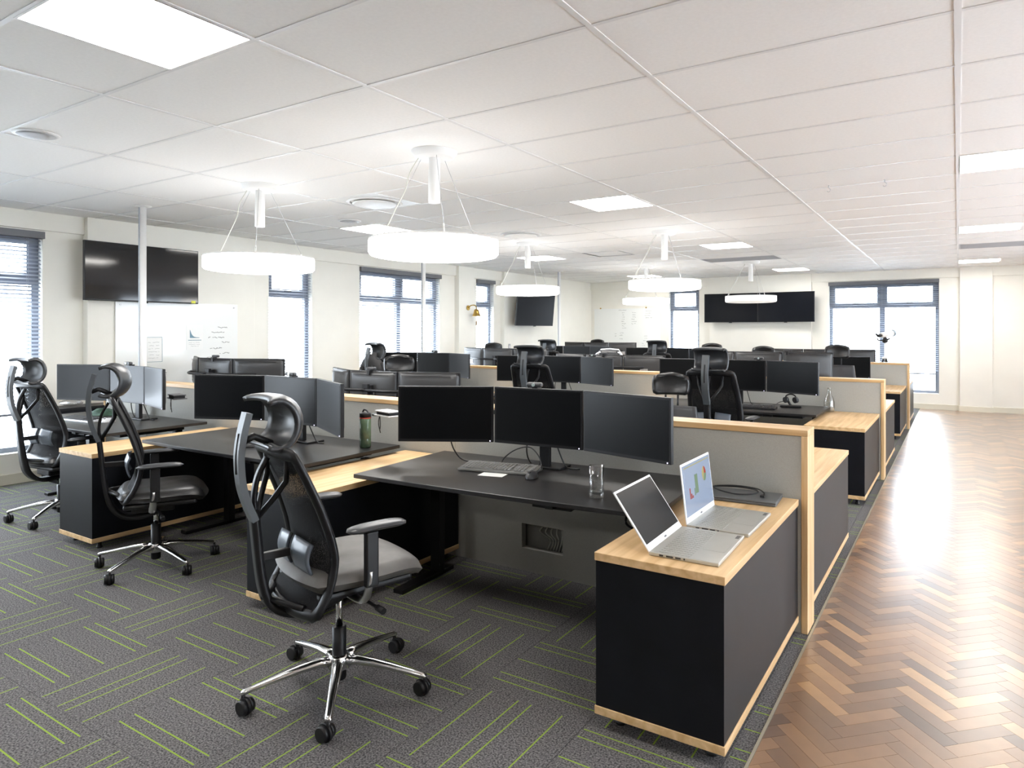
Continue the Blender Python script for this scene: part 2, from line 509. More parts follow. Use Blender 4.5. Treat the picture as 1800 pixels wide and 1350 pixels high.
def near_name(x, y):
    c = {-6.0: 'by the window wall', -3.0: 'over the desks', 0.0: 'over the wooden aisle'}[x]
    r = {-2.512: 'behind the camera', 1.088: 'nearest the camera', 5.288: 'second from the camera', 8.888: 'third from the camera', 13.088: 'beside the far wall'}[round(y, 3)]
    return 'square recessed ceiling light %s, %s' % (c, r)
lp_frame = MB().box(.004, .596, .004, .014, -.004, .02).box(.004, .596, .586, .596, -.004, .02).box(.004, .014, .014, .586, -.004, .02).box(.586, .596, .014, .586, -.004, .02)
lfm = lp_frame.mesh('frame', M['tee']); ldm = MB().box(.014, .586, .014, .586, -.001, .018).mesh('diffuser', M['panel'])
for (x, y) in LIGHT:
    t = empty('ceiling_light', (x, y, CEIL), 0, near_name(x, y), 'ceiling light', 'square recessed ceiling lights')
    inst('frame', lfm, (0, 0, 0), t); inst('diffuser', ldm, (0, 0, 0), t)
for (x, y), lab in zip(DIFF, ('square ceiling air diffuser with round plate, nearer the camera', 'square ceiling air diffuser with round plate, further back')):
    t = empty('air_diffuser', (x+.3, y+.3, CEIL), 0, lab, 'air vent', 'round plate air diffusers')
    MB().box(-.294, .294, -.294, .294, 0, .012).build('base_plate', M['white'], t)
    MB().lathe([(.24, 0), (.25, -.008), (.235, -.016), (.215, -.010), (.215, 0)], 36, cap=False).build('outer_ring', M['tee'], t)
    MB().lathe([(.05, -.012), (.19, -.014), (.20, -.022), (.18, -.028), (.001, -.030)], 36).build('round_plate', M['white'], t)
for (x, y), lab in zip(VENT, ('long grey slatted return air grille above the far desks', 'long grey slatted return air grille above the wooden aisle')):
    t = empty('return_air_grille', (x, y, CEIL), 0, lab, 'air vent', 'grey return air grilles')
    MB().box(.01, 1.19, .01, .03, -.004, .02).box(.01, 1.19, .57, .59, -.004, .02).box(.01, .03, .03, .57, -.004, .02).box(1.17, 1.19, .03, .57, -.004, .02).build('frame', M['vent'], t)
    sm_ = MB().obox((.6, 0, .008), (1.14, .016, .003), Matrix.Rotation(.6, 3, 'X')).mesh('slat', M['vent'])
    for k in range(26): inst('slat', sm_, (0, .04+k*.0208, 0), t)
    MB().box(.02, 1.18, .02, .58, .021, .028).build('backing', M['plastic2'], t)
for (x, y) in HATCH:
    t = empty('ceiling_hatch', (x, y, CEIL), 0, 'small square grey edged access hatch in the ceiling over the desks', 'ceiling hatch')
    MB().box(.006, .594, .006, .594, .004, .016).build('door_panel', M['ceil'], t)
    MB().box(.0, .6, .0, .012, -.005, .01).box(.0, .6, .588, .6, -.005, .01).box(0, .012, .012, .588, -.005, .01).box(.588, .6, .012, .588, -.005, .01).build('frame', M['vent'], t)
for (x, y, lab) in ((-5.49, 4.99, 'flat round ceiling speaker just in front of a square ceiling light'), (-4.65, 1.81, 'flat round ceiling speaker nearest the camera')):
    t = empty('ceiling_speaker', (x, y, CEIL), 0, lab, 'speaker', 'flat round ceiling speakers')
    MB().lathe([(.12, 0), (.118, -.008), (.10, -.010)], 28).build('rim', M['white'], t)
    MB().lathe([(.098, -.0102), (.05, -.012), (.001, -.012)], 28).build('grille', M['vent'], t)
for (x, y, lab) in ((-.88, 5.79, 'tiny metal hook under a ceiling rail, left of its twin'), (-.48, 5.80, 'tiny metal hook under a ceiling rail, right of its twin')):
    t = MB().cyl((0, 0, 0), (0, 0, -.02), .006, n=8).tube(spline([(0, 0, -.02), (.012, 0, -.03), (.012, 0, -.045), (0, 0, -.052), (-.012, 0, -.045)], 4), .003, 6).build('ceiling_hook', M['steel'], loc=(x, y, CEIL-.004))
    tag(t, lab, 'hook', 'ceiling hooks')

# ------------------------------------------------------------------ walls, windows
def w2(side, a, d, z):
    """wall coordinates: a along, d outward"""
    if side == 'L': return (XL-d, a, z)
    if side == 'B': return (a, YB+d, z)
    if side == 'R': return (XR+d, a, z)
    return (a, YF-d, z)
def wbox(mb, side, a0, a1, d0, d1, z0, z1):
    p = w2(side, a0, d0, z0); q = w2(side, a1, d1, z1)
    mb.box(min(p[0], q[0]), max(p[0], q[0]), min(p[1], q[1]), max(p[1], q[1]), z0, z1)
WIN = {'L': [(-1.6, .25), (1.20, 3.05), (5.62, 6.32), (7.20, 9.05), (10.10, 10.66)],  # first left opening is out of view, added to let in light
       'B': [(-5.60, -4.90), (-2.21, -.30)],
       'R': [(2.2, 4.1), (5.2, 7.1), (9.0, 10.9)],
       'F': []}
WZ0, WZ1 = .28, 2.43
span = {'L': (YF-.3, YB+.3), 'B': (XL, XR), 'R': (YF-.3, YB+.3), 'F': (XL, XR)}
wname = {'L': 'wall_left', 'B': 'wall_back', 'R': 'wall_right', 'F': 'wall_front'}
walls = {}
for s_ in 'LBRF':
    mb = MB(); a = span[s_][0]
    for (p, q) in WIN[s_]:
        wbox(mb, s_, a, p, 0, .28, 0, CEIL+.03)
        wbox(mb, s_, p, q, 0, .28, 0, WZ0); wbox(mb, s_, p, q, 0, .28, WZ1, CEIL+.03)
        a = q
    wbox(mb, s_, a, span[s_][1], 0, .28, 0, CEIL+.03)
    walls[s_] = mb.build(wname[s_], M['wall_dark'] if s_ == 'F' else M['wall']); walls[s_]['kind'] = 'structure'
# beams and pilasters stand proud of the recessed window bays
PIL = {'L': [(3.41, 5.34), (9.46, 9.90), (10.88, YB)], 'B': [(-4.64, -2.53), (.03, .53)]}
PD = {'L': .10, 'B': .08}
for s_ in 'LB':
    a = span[s_][0]+.3 if s_ == 'L' else XL+.1
    for k, (p, q) in enumerate(PIL[s_]+[(span[s_][1]-.01, None)]):
        if p-a > .05:
            mb = MB(); wbox(mb, s_, a, p, -.04, 0, 2.46, CEIL); mb.build('trim_beam', M['wall'], walls[s_])
            mb = MB(); wbox(mb, s_, a, p, -.016, 0, 0, .095); wbox(mb, s_, a, p, -.020, 0, .082, .098)
            b = mb.build('baseboard_%s' % ('left' if s_ == 'L' else 'back'), M['skirt']); b['kind'] = 'structure'
        if q is None: break
        mb = MB(); wbox(mb, s_, p, q, -PD[s_], 0, 0, CEIL); mb.build('pilaster', M['wall'], walls[s_], bevel=.004)
        mb = MB(); wbox(mb, s_, p-.016, q+(.016 if q < YB-.1 else 0), -PD[s_]-.016, -.001, 0, .095)
        b = mb.build('baseboard_%s' % ('left' if s_ == 'L' else 'back'), M['skirt']); b['kind'] = 'structure'
        a = q
nwin = 0
def window(side, a0, a1, blind=True, label=None):
    global nwin
    nwin += 1
    t = empty('window_%d' % nwin, w2(side, (a0+a1)/2, .1, WZ0)); t['kind'] = 'structure'
    inv = Vector(t.location)
    def part(name, mat, boxes, bevel=0):
        mb = MB()
        for b in boxes: wbox(mb, side, *b)
        mb.v = [tuple(Vector(v)-inv) for v in mb.v]
        return mb.build(name, mat, t, bevel)
    d0, d1 = .09, .15
    tz = 1.955
    part('window_frame', M['frame'], [(a0, a0+.06, d0, d1, WZ0, WZ1), (a1-.06, a1, d0, d1, WZ0, WZ1), (a0+.06, a1-.06, d0, d1, WZ0, WZ0+.06), (a0+.06, a1-.06, d0, d1, WZ1-.06, WZ1)])
    part('transom', M['frame'], [(a0+.06, a1-.06, d0, d1, tz-.035, tz+.035)])
    wide = a1-a0 > 1.2
    mid = (a0+a1)/2
    if wide: part('mullion', M['frame'], [(mid-.045, mid+.045, d0, d1, WZ0+.06, tz-.035), (mid-.045, mid+.045, d0, d1, tz+.035, WZ1-.06)])
    cells = [(a0+.06, mid-.045), (mid+.045, a1-.06)] if wide else [(a0+.06, a1-.06)]
    for (p, q) in cells:
        z0, z1 = tz+.035, WZ1-.06
        fr = part('sash_frame', M['frame'], [(p, p+.045, d0-.012, d1-.01, z0, z1), (q-.045, q, d0-.012, d1-.01, z0, z1), (p+.045, q-.045, d0-.012, d1-.01, z0, z0+.045), (p+.045, q-.045, d0-.012, d1-.01, z1-.045, z1)])
        part('pane', M['glass'], [(p+.045, q-.045, d0+.03, d0+.036, z0+.045, z1-.045)])
        part('pane', M['glass'], [(p, q, d0+.03, d0+.036, WZ0+.06, tz-.035)])
        c = (p+q)/2
        part('handle', M['plastic'], [(c-.05, c+.05, d0-.03, d0-.012, z0+.012, z0+.028)])
    part('sill', M['wall'], [(a0, a1, -.0, d0, WZ0-.001, WZ0+.012)])
    if not blind: return
    b = empty('venetian_blind', w2(side, (a0+a1)/2, -.01, WZ1), 0, label, 'window blind', 'grey venetian blinds')
    invb = Vector(b.location)
    def bpart(name, mat, boxes):
        mb = MB()
        for q in boxes: wbox(mb, side, *q)
        mb.v = [tuple(Vector(v)-invb) for v in mb.v]
        return mb.build(name, mat, b)
    bpart('headrail', M['headrail'], [(a0-.005, a1+.005, -.045, .02, WZ1-.055, WZ1+.012)])
    tl = .0085 if side == 'L' and wide else .005
    mb = MB(); z = WZ1-.075; dn = {'L': (-1, 0), 'B': (0, 1), 'R': (1, 0), 'F': (0, -1)}[side]
    zb = .66
    while z > zb+.03:
        for sg in (1,):
            th = .12
            # thin slat, tilted slightly
            pts = []
            for (dd, zz) in ((-.016, -tl), (.016, tl)):
                for aa in (a0+.008, a1-.008):
                    pts.append(w2(side, aa, dd+.02, z+zz))
            vs = pts + [(p[0], p[1], p[2]+.0009) for p in pts]
            mb.add([Vector(v)-invb for v in vs], [(0, 2, 3, 1), (4, 5, 7, 6), (0, 1, 5, 4), (2, 6, 7, 3), (0, 4, 6, 2), (1, 3, 7, 5)])
        z -= .038
    o = mb.build('slats', M['slat'], b); o['kind'] = 'stuff'
    bpart('bottom_rail', M['frame'], [(a0+.006, a1-.006, 0.0, .04, zb-.01, zb+.012)])
    n = 3 if wide else 2
    for k in range(n):
        aa = a0+.12+(a1-a0-.24)*k/(n-1)
        bpart('ladder_cord', M['slat'], [(aa-.0015, aa+.0015, .036, .038, zb, WZ1-.05), (aa-.0015, aa+.0015, .002, .004, zb, WZ1-.05)])
BL = {('L', 1): 'wide venetian blind at the left edge of the picture', ('L', 2): 'narrow venetian blind right of the whiteboard with notices',
      ('L', 3): 'wide venetian blind in the middle of the left wall', ('L', 4): 'narrow venetian blind right of the brass bell',
      ('B', 0): 'narrow venetian blind on the far wall beside the handwritten whiteboard', ('B', 1): 'wide venetian blind on the far wall behind the telescope'}
for s_ in 'LBRF':
    for k, (p, q) in enumerate(WIN[s_]):
        window(s_, p, q, (s_, k) in BL, BL.get((s_, k)))

# ------------------------------------------------------------------ partitions, cabinets, desks
R0 = [2.21, 6.17, 10.20]
rown = ['front', 'middle', 'back']
PT = 1.22; PB = 1.39     # partition front/back face offset from row start
for r, y0 in enumerate(R0):
    xl = -7.32; xr_ = -.615
    t = empty('partition_screen', (0, y0+PT, 0), 0, 'long grey fabric partition with oak edging down the %s row of desks' % rown[r], 'partition', 'grey partitions between the desk rows')
    cuts = [xl+.03, -6.3, -4.21, -2.79, xr_-.03] if r == 0 else [xl+.03, -5.6, -4.2, -2.8, xr_-.03]
    for k in range(4):
        a, b = cuts[k], cuts[k+1]
        mb = MB()
        if r == 0 and k == 3:
            # cable opening low in the panel below the near right-hand desk
            hx0, hx1, hz0, hz1 = -2.27, -1.98, .14, .29
            mb.box(a+.001, hx0, .006, .05, 0, .955).box(hx1, b-.001, .006, .05, 0, .955).box(hx0, hx1, .006, .05, 0, hz0).box(hx0, hx1, .006, .05, hz1, .955)
            mb.box(a+.001, b-.001, .12, PB-PT-.006, 0, .955)
        else:
            mb.box(a+.001, b-.001, .006, PB-PT-.006, 0, .955)
        mb.build('fabric_panel', M['fabric'], t)
    MB().box(xl, xr_, 0, PB-PT, .955, .985).build('top_edging', M['oak_x'], t, .002)
    MB().box(xr_-.03, xr_, 0, PB-PT, 0, .955).build('end_edging', M['oak_z'], t, .002)
    MB().box(xl, xl+.03, 0, PB-PT, 0, .955).build('end_edging', M['oak_z'], t, .002)
cab_x = [(-1.14, -.655), (-3.22, -2.75), (-5.33, -4.87)]
coln = ['right-hand', 'middle', 'left-hand']
def cabinet(x0, x1, y0, y1, label, group):
    t = empty('storage_cabinet', ((x0+x1)/2, (y0+y1)/2, 0), 0, label, 'cabinet', group)
    a = (x1-x0)/2; b = (y1-y0)/2
    MB().box(-a+.004, a-.004, -b+.004, b-.004, .085, .62).build('body', M['black_lam'], t, .0015)
    MB().box(-a, a, -b, b, .62, .65).build('oak_top', M['oak_y'], t, .002)
    MB().box(-a, a, -b, b, .055, .085).build('oak_base', M['oak_y'], t, .002)
    lm = MB().lathe([(.018, 0), (.02, .004), (.02, .012), (.014, .016), (.014, .055)], 12).mesh('leg', M['plastic'])
    for sx in (-1, 1):
        for sy in (-1, 1): inst('leg', lm, (sx*(a-.07), sy*(b-.08), 0), t)
    for k in range(2):   # flush doors on the side that faces the desk
        MB().box(-a-.002+.004, -a+.004, -b+.012+k*(b-.006), -b+.012+(k+1)*(b-.006)-.006, .09, .615).build('door', M['black_lam'], t)
    return t
for r, y0 in enumerate(R0):
    for c, (x0, x1) in enumerate(cab_x):
        cabinet(x0, x1, y0, y0+PT-.006, 'black cabinet with oak top beside the %s desk, near side of the %s row' % (coln[c], rown[r]), 'cabinets on the near side of the partitions')
        if c == 0 or r > 0:
            dx = (.66-.655)
            cabinet(x0+(0.02 if c == 0 else 0), x1+(0.02 if c == 0 else 0), y0+PB+.05, y0+PB+1.42, 'black cabinet with oak top beside the %s desk, far side of the %s row' % (coln[c], rown[r]), 'cabinets on the far side of the partitions')
t = empty('low_cabinet', (-7.46, 3.28, 0), 0, 'low plain black cupboard against the window wall beyond the left-hand desk', 'cabinet')
MB().box(-.16, .16, -.27, .27, .04, .70).build('body', M['black_lam'], t, .002)
MB().box(-.165, .165, -.275, .275, .70, .72).build('top', M['plastic'], t, .002)
MB().box(-.14, .14, -.25, .25, 0, .04).build('plinth', M['plastic'], t)
def crumple(u, v):
    a = v*2*PI
    rr = .09*math.sin(PI*min(1, u*1.0))**.6+.01*math.sin(5*a+9*u)*math.sin(PI*u)
    return (rr*1.4*math.cos(a), rr*math.sin(a), u*.07)
o = MB().grid(crumple, 6, 18).build('plastic_bag', thin_glass('crumpled_film', (.75, .76, .78), .35, .25), loc=(-7.46, 3.2, .722))
tag(o, 'small crumpled clear plastic bag on the low black cupboard', 'bag')

desk_x = [(-2.76, -1.09), (-4.85, -3.17), (-7.0, -5.36)]
def desk(x0, x1, y0, face, label, group, rz=0):
    """face -1: user sits on the near side"""
    xc = (x0+x1)/2; w = (x1-x0)/2; dpt = .40
    t = empty('desk', (xc, y0, 0), rz, label, 'desk', group)
    n = 14
    fr = [(-w+2*w*k/n, -dpt-.018*math.sin(PI*k/n)) for k in range(n+1)]
    poly = fr+[(w, dpt), (-w, dpt)]
    if face > 0: poly = [(-p[0], -p[1]) for p in poly]
    MB().prism(poly, .682, .704).build('desktop', M['desk'], t, .003)
    f = -face
    MB().box(-w+.15, w-.15, -.22, -.17, .640, .681).box(-w+.15, w-.15, .24, .29, .640, .681).box(-w+.15, -w+.2, -.17, .24, .640, .681).box(w-.2, w-.15, -.17, .24, .640, .681).build('frame', M['plastic'], t, .002)
    for sx in (-1, 1):
        l = MB().box(-.035, .035, -.025, .025, .0, .64).build('leg', M['plastic'], t, .003, loc=(sx*(w-.10), .20, 0))
        l2 = MB().box(-.035, .035, -.16, .32, .0, .025).build('foot', M['plastic'], t, .004, loc=(sx*(w-.10), .0, 0))
    MB().box(-.10, .10, -.36, -.30, .655, .680).box(-.02, .02, -.385, -.36, .66, .675).build('height_control', M['plastic'], t, .002, loc=(w-.5, 0, 0))
    MB().box(-w+.3, w-.3, .30, .36, .60, .605).box(-w+.3, w-.3, .30, .303, .605, .66).box(-w+.3, w-.3, .357, .36, .605, .66).build('cable_tray', M['plastic'], t)
    return t
for r, y0 in enumerate(R0):
    for c, (x0, x1) in enumerate(desk_x):
        desk(x0, x1, y0+.71 if (r, c) != (0, 0) else y0+.75, -1, 'black standing desk in the %s place, near side of the %s row' % (coln[c], rown[r]), 'black desks on the near side', math.radians(3.2) if (r, c) == (0, 0) else 0)
        if (r, c) != (0, 0):
            desk(x0, x1, y0+PB+.47, 1, 'black standing desk in the %s place, far side of the %s row' % (coln[c], rown[r]), 'black desks on the far side')
DZ = .705

# ------------------------------------------------------------------ monitors
def make_monitor():
    """0.545 wide, origin at the middle of the glass, front towards -y"""
    t = empty('monitor')
    w, h = .2725, .157
    MB().box(-w, w, 0, .022, -h, h).build('bezel', M['plastic'], t, .003)
    MB().box(-w+.012, w-.012, -.0012, .0, -h+.016, h-.010).build('screen', M['screen'], t)
    MB().box(w-.022, w-.017, -.002, 0, -h+.005, -h+.010).build('power_light', M['led'], t)
    def bk(u, v):
        x = -w+.006+(2*w-.012)*u; z = -h+.004+(2*h-.008)*v
        e = min(1, min(u, 1-u)*3.2)*min(1, min(v*1.6, (1-v))*4.5)
        return (x, .0215+.030*e**.5, z)
    MB().grid(bk, 16, 12, True, -.002).build('back_shell', M['back'], t)
    MB().box(-w+.07, w-.07, .045, .047, h-.034, h-.030).box(-w+.07, w-.07, .0445, .0465, h-.045, h-.043).build('vent_slot', M['plastic'], t)
    MB().box(-.05, .05, .050, .058, -.075, -.02).box(-.058, .058, .049, .052, -.082, -.076).build('mount_plate', M['steel'], t, .002)
    return t
proto = make_monitor()
used = [False]
SETS = {  # centre x, y, heading, left wing, right wing, top, height, back-facing, desk words
 'a': ((-1.944, 3.09, .062, .435, -.293, 1.153), 0, 'front', 'right-hand'),
 'b': ((-3.822, 2.949, -.014, .387, -.435, 1.157), 0, 'front', 'middle'),
 'c': ((-5.994, 2.992, .008, .359, -.272, 1.172), 0, 'front', 'left-hand'),
 'd': ((-1.905, 6.886, .071, .046, -.403, 1.172), 0, 'middle', 'right-hand'),
 'e': ((-4.044, 6.946, .038, .284, -.412, 1.166), 0, 'middle', 'middle'),
 'f': ((-6.086, 7.011, .049, .409, -.46, 1.17), 0, 'middle', 'left-hand'),
 'g': ((-4.10, 10.85, .03, .2, -.2, 1.18), 0, 'back', 'middle'),
 'h': ((-5.95, 10.82, .043, .315, -.307, 1.190), 0, 'back', 'left-hand'),
 'i': ((-4.25, 4.14, .03, -.50, .30, 1.125), 1, 'front', 'middle'),
 'j': ((-6.55, 4.16, .05, -.518, .40, 1.185), 1, 'front', 'left-hand'),
 'k': ((-2.003, 8.113, .017, -.197, .37, 1.222), 1, 'middle', 'right-hand'),
 'l': ((-4.02, 8.09, .02, -.25, .25, 1.150), 1, 'middle', 'middle'),
 'm': ((-5.75, 8.08, -.03, -.35, .20, 1.213), 1, 'middle', 'left-hand'),
 'n': ((-6.151, 12.003, .049, -.37, .272, 1.240), 1, 'back', 'left-hand'),
 'o': ((-1.95, 12.05, .02, -.25, .20, 1.160), 1, 'back', 'right-hand'),
}
W = .55
WEBCAM = {}
def put_monitor(x, y, z, ya, backf, label, group):
    if not used[0]: o = proto; used[0] = True
    else: o = copy_tree(proto)
    o.location = (x, y, z); o.rotation_euler = (0, 0, ya+(PI if backf else 0))
    tag(o, label, 'monitor', group)
    return o
stands = {}
for key, ((cx, cy, ya, aL, aR, zt), bf, rw, ds) in SETS.items():
    side = 'far' if bf else 'near'
    u = Vector((math.cos(ya), math.sin(ya)))
    c = Vector((cx, cy)); m0 = c-u*W/2; m1 = c+u*W/2
    uL = Vector((math.cos(ya+aL), math.sin(ya+aL))); uR = Vector((math.cos(ya+aR), math.sin(ya+aR)))
    z = zt-.157
    tr = 'of three monitors on the %s desk, %s side of the %s row' % (ds, side, rw)
    grp = 'monitors on the %s side of the %s row' % (side, rw)
    put_monitor(c.x, c.y, z, ya, bf, 'centre one '+tr, grp)
    p = m0-uL*W/2; put_monitor(p.x, p.y, z, ya+aL, bf, 'left one '+tr, grp)
    p = m1+uR*W/2; put_monitor(p.x, p.y, z, ya+aR, bf, 'right one '+tr, grp)
    WEBCAM[key] = (c.x, c.y, zt, ya, bf, rw, ds, side)
    # stand
    t = empty('monitor_stand', (c.x, c.y, DZ), ya+(PI if bf else 0), 'black post stand holding three monitors on the %s desk, %s side of the %s row' % (ds, side, rw), 'monitor stand', 'triple monitor stands')
    zz = z-DZ
    MB().box(-.11, .11, .06, .20, 0, .012).build('base_plate', M['plastic'], t, .003)
    MB().box(-.03, .03, .085, .115, .012, zz+.05).build('post', M['plastic'], t, .003)
    sg = -1 if bf else 1
    def loc(pt):   # world xy to stand frame
        d = Vector((pt.x-c.x, pt.y-c.y)); a = -(ya+(PI if bf else 0))
        return (d.x*math.cos(a)-d.y*math.sin(a), d.x*math.sin(a)+d.y*math.cos(a))
    for pc, an in ((m0-uL*W/2, ya+aL), (m1+uR*W/2, ya+aR)):
        nb = Vector((-math.sin(an), math.cos(an)))*(-1 if bf else 1)
        q = loc(pc+nb*.056)
        MB().tube(spline([(0, .11, zz), (q[0]*.5, .125, zz), (q[0], q[1]+.01, zz)], 5), .014, 8).build('arm', M['plastic'], t)
    MB().box(-.04, .04, .052, .09, zz-.04, zz+.04).build('bracket', M['plastic'], t, .002)
    MB().tube(spline([(-.05, .06, zz-.05), (-.12, .10, .10), (-.10, .12, .01), (-.03, .15, .008)], 6), .004, 6).tube(spline([(.05, .06, zz-.05), (.09, .12, .06), (.12, .13, .008), (.2, .12, .006)], 6), .004, 6).build('cable', M['cable'], t)
# single lower monitor at the aisle end of the back row
put_monitor(-1.37, 11.0, .925, 0, 0, 'low single monitor on the right-hand desk, near side of the back row', 'monitors on the near side of the back row')
t = empty('monitor_stand', (-1.37, 11.0, DZ), 0, 'short black stand under the low single monitor in the back row', 'monitor stand', 'single monitor stands')
MB().box(-.1, .1, -.05, .13, 0, .01).build('base_plate', M['plastic'], t, .003)
MB().box(-.025, .025, .055, .08, .01, .22).build('post', M['plastic'], t, .003)

def make_webcam():
    t = empty('webcam')
    MB().box(-.047, .047, -.016, .016, .004, .030).build('body', M['plastic2'], t, .010)
    MB().cyl((0, -.012, .017), (0, -.022, .017), .010, .009, 16).build('lens', pbr('lens_glass', (.35, .42, .42), .15, coat=1), t)
    MB().box(-.018, .018, -.004, .045, -.004, .006).box(-.014, .014, .032, .045, -.035, .0).build('clip', M['plastic'], t, .002)
    return t
wc = make_webcam(); first = True
for key, dx in (('a', -.02), ('b', -.0), ('c', .0), ('d', .2), ('e', .46), ('f', .02), ('i', -.02), ('j', .0), ('k', .33), ('l', .0)):
    x, y, zt, ya, bf, rw, ds, side = WEBCAM[key]
    o = wc if first else copy_tree(wc); first = False
    o.location = (x+dx*math.cos(ya), y+dx*math.sin(ya)+(-.012 if bf else .012)-(.07 if key == 'e' else 0), zt+.002); o.rotation_euler = (0, 0, ya+(PI if bf else 0))
    tag(o, 'black webcam on a monitor, %s desk, %s side of the %s row' % (ds, side, rw), 'webcam', 'webcams on the monitors')
# ------------------------------------------------------------------ office chairs
def rring(fn, n): return [fn(k/n) for k in range(n)]
def chair_base(t, zl, chrome=True, rot=0, rk=1.06):
    mt = M['chrome'] if chrome else M['plastic2']
    MB().lathe([(.030, .085), (.045, .095), (.045, .135), (.036, .150)], 20).build('hub', mt, t)
    for k in range(5):
        a = rot+2*PI*k/5; c, s = math.cos(a), math.sin(a)
        P_ = [(r*rk*c, r*rk*s, z) for r, z in ((.03, .122), (.07, .127), (.13, .120), (.20, .107), (.27, .092), (.315, .082), (.328, .077))]
        MB().tube(P_, [.026, .024, .021, .018, .0155, .0145, .012], 10, sq=(1, .75)).build('base_leg', mt, t)
        cs = MB()
        ca = a+1.1+k*1.9
        ax = Vector((math.cos(ca), math.sin(ca), 0)); ctr = Vector((.322*rk*c, .322*rk*s, .031)) + Vector((-math.sin(ca), math.cos(ca), 0))*.014
        for sg in (-1, 1):
            cs.cyl(ctr+ax*sg*.006, ctr+ax*sg*.026, .030, .026, 18)
        cs.cyl(Vector((.322*rk*c, .322*rk*s, .035)), Vector((.322*rk*c, .322*rk*s, .08)), .008, n=8)
        cs.cyl(ctr+ax*-.007, ctr+ax*.007, .033, n=18)
        cs.build('caster', M['plastic'], t)
    MB().lathe([(.024, .045), (.028, .05), (.028, .26), (.022, .262)], 16).build('lift_sleeve', M['plastic'], t)
    MB().lathe([(.014, .26), (.014, .36+zl)], 14).build('lift_rod', M['chrome'], t)
def profile_tube(pts, w, th, n=6):
    """flat bar: width along x"""
    mb = MB()
    P_ = spline([(0, y, z) for y, z in pts], n)
    vs = []; fs = []
    for i, p in enumerate(P_):
        tdir = (P_[min(i+1, len(P_)-1)]-P_[max(i-1, 0)]).normalized()
        nb = Vector((0, -tdir.z, tdir.y))
        ww = w(i/(len(P_)-1)) if callable(w) else w
        for (sx, sn) in ((-1, -1), (1, -1), (1, 1), (-1, 1)):
            vs.append(p+Vector((sx*ww/2, 0, 0))+nb*sn*th/2)
    m = len(P_)
    fs = [(j*4+k, j*4+(k+1) % 4, (j+1)*4+(k+1) % 4, (j+1)*4+k) for j in range(m-1) for k in range(4)]
    fs += [(3, 2, 1, 0), tuple((m-1)*4+k for k in range(4))]
    mb.add(vs, fs, True)
    return mb
def back_y(z):      # side profile of the mesh back (y against z)
    pts = [(.46, -.165), (.52, -.125), (.58, -.10), (.66, -.085), (.74, -.10), (.85, -.135), (.95, -.175), (1.03, -.21), (1.06, -.225)]
    for i in range(len(pts)-1):
        if z <= pts[i+1][0]:
            a, b = pts[i], pts[i+1]; k = (z-a[0])/(b[0]-a[0]); k = max(0, min(1, k))
            return a[1]+(b[1]-a[1])*k
    return pts[-1][1]
def back_hw(z):
    k = min(1, max(0, (z-.47)/.58))
    return .226-.036*k+.006*math.sin(PI*k)
def pillow(x0, x1, y0, y1, zc, t, n=16, front=.0, sag=.0, mb=None, wr=0):
    mb = mb or MB(); xc = (x0+x1)/2; yc = (y0+y1)/2; hx = (x1-x0)/2; hy = (y1-y0)/2
    def pt(i, j, sg):
        a = i/n*2-1; b = j/n*2-1
        a = math.copysign(abs(a)**.8, a); b = math.copysign(abs(b)**.8, b)
        X = a*(1-.16*b*b); Y = b*(1-.13*a*a)
        e = max(abs(a), abs(b))
        h = (1-e**5)**.5 if e < 1 else 0
        z = zc+sg*t/2*h-front*max(0, b)**4-sag*(1-a*a)*(1-b*b)*(sg > 0)
        if sg > 0 and wr: z += wr*h*(math.sin(9*a+5*b)*.5+math.sin(17*b-6*a)*.3)*(1-e)
        return (xc+hx*X, yc+hy*Y, z)
    for sg in (1, -1):
        vs = [pt(i, j, sg) for i in range(n+1) for j in range(n+1)]
        fs = [(i*(n+1)+j, (i+1)*(n+1)+j, (i+1)*(n+1)+j+1, i*(n+1)+j+1) for i in range(n) for j in range(n)]
        if sg < 0: fs = [f[::-1] for f in fs]
        mb.add(vs, fs, True)
    return mb
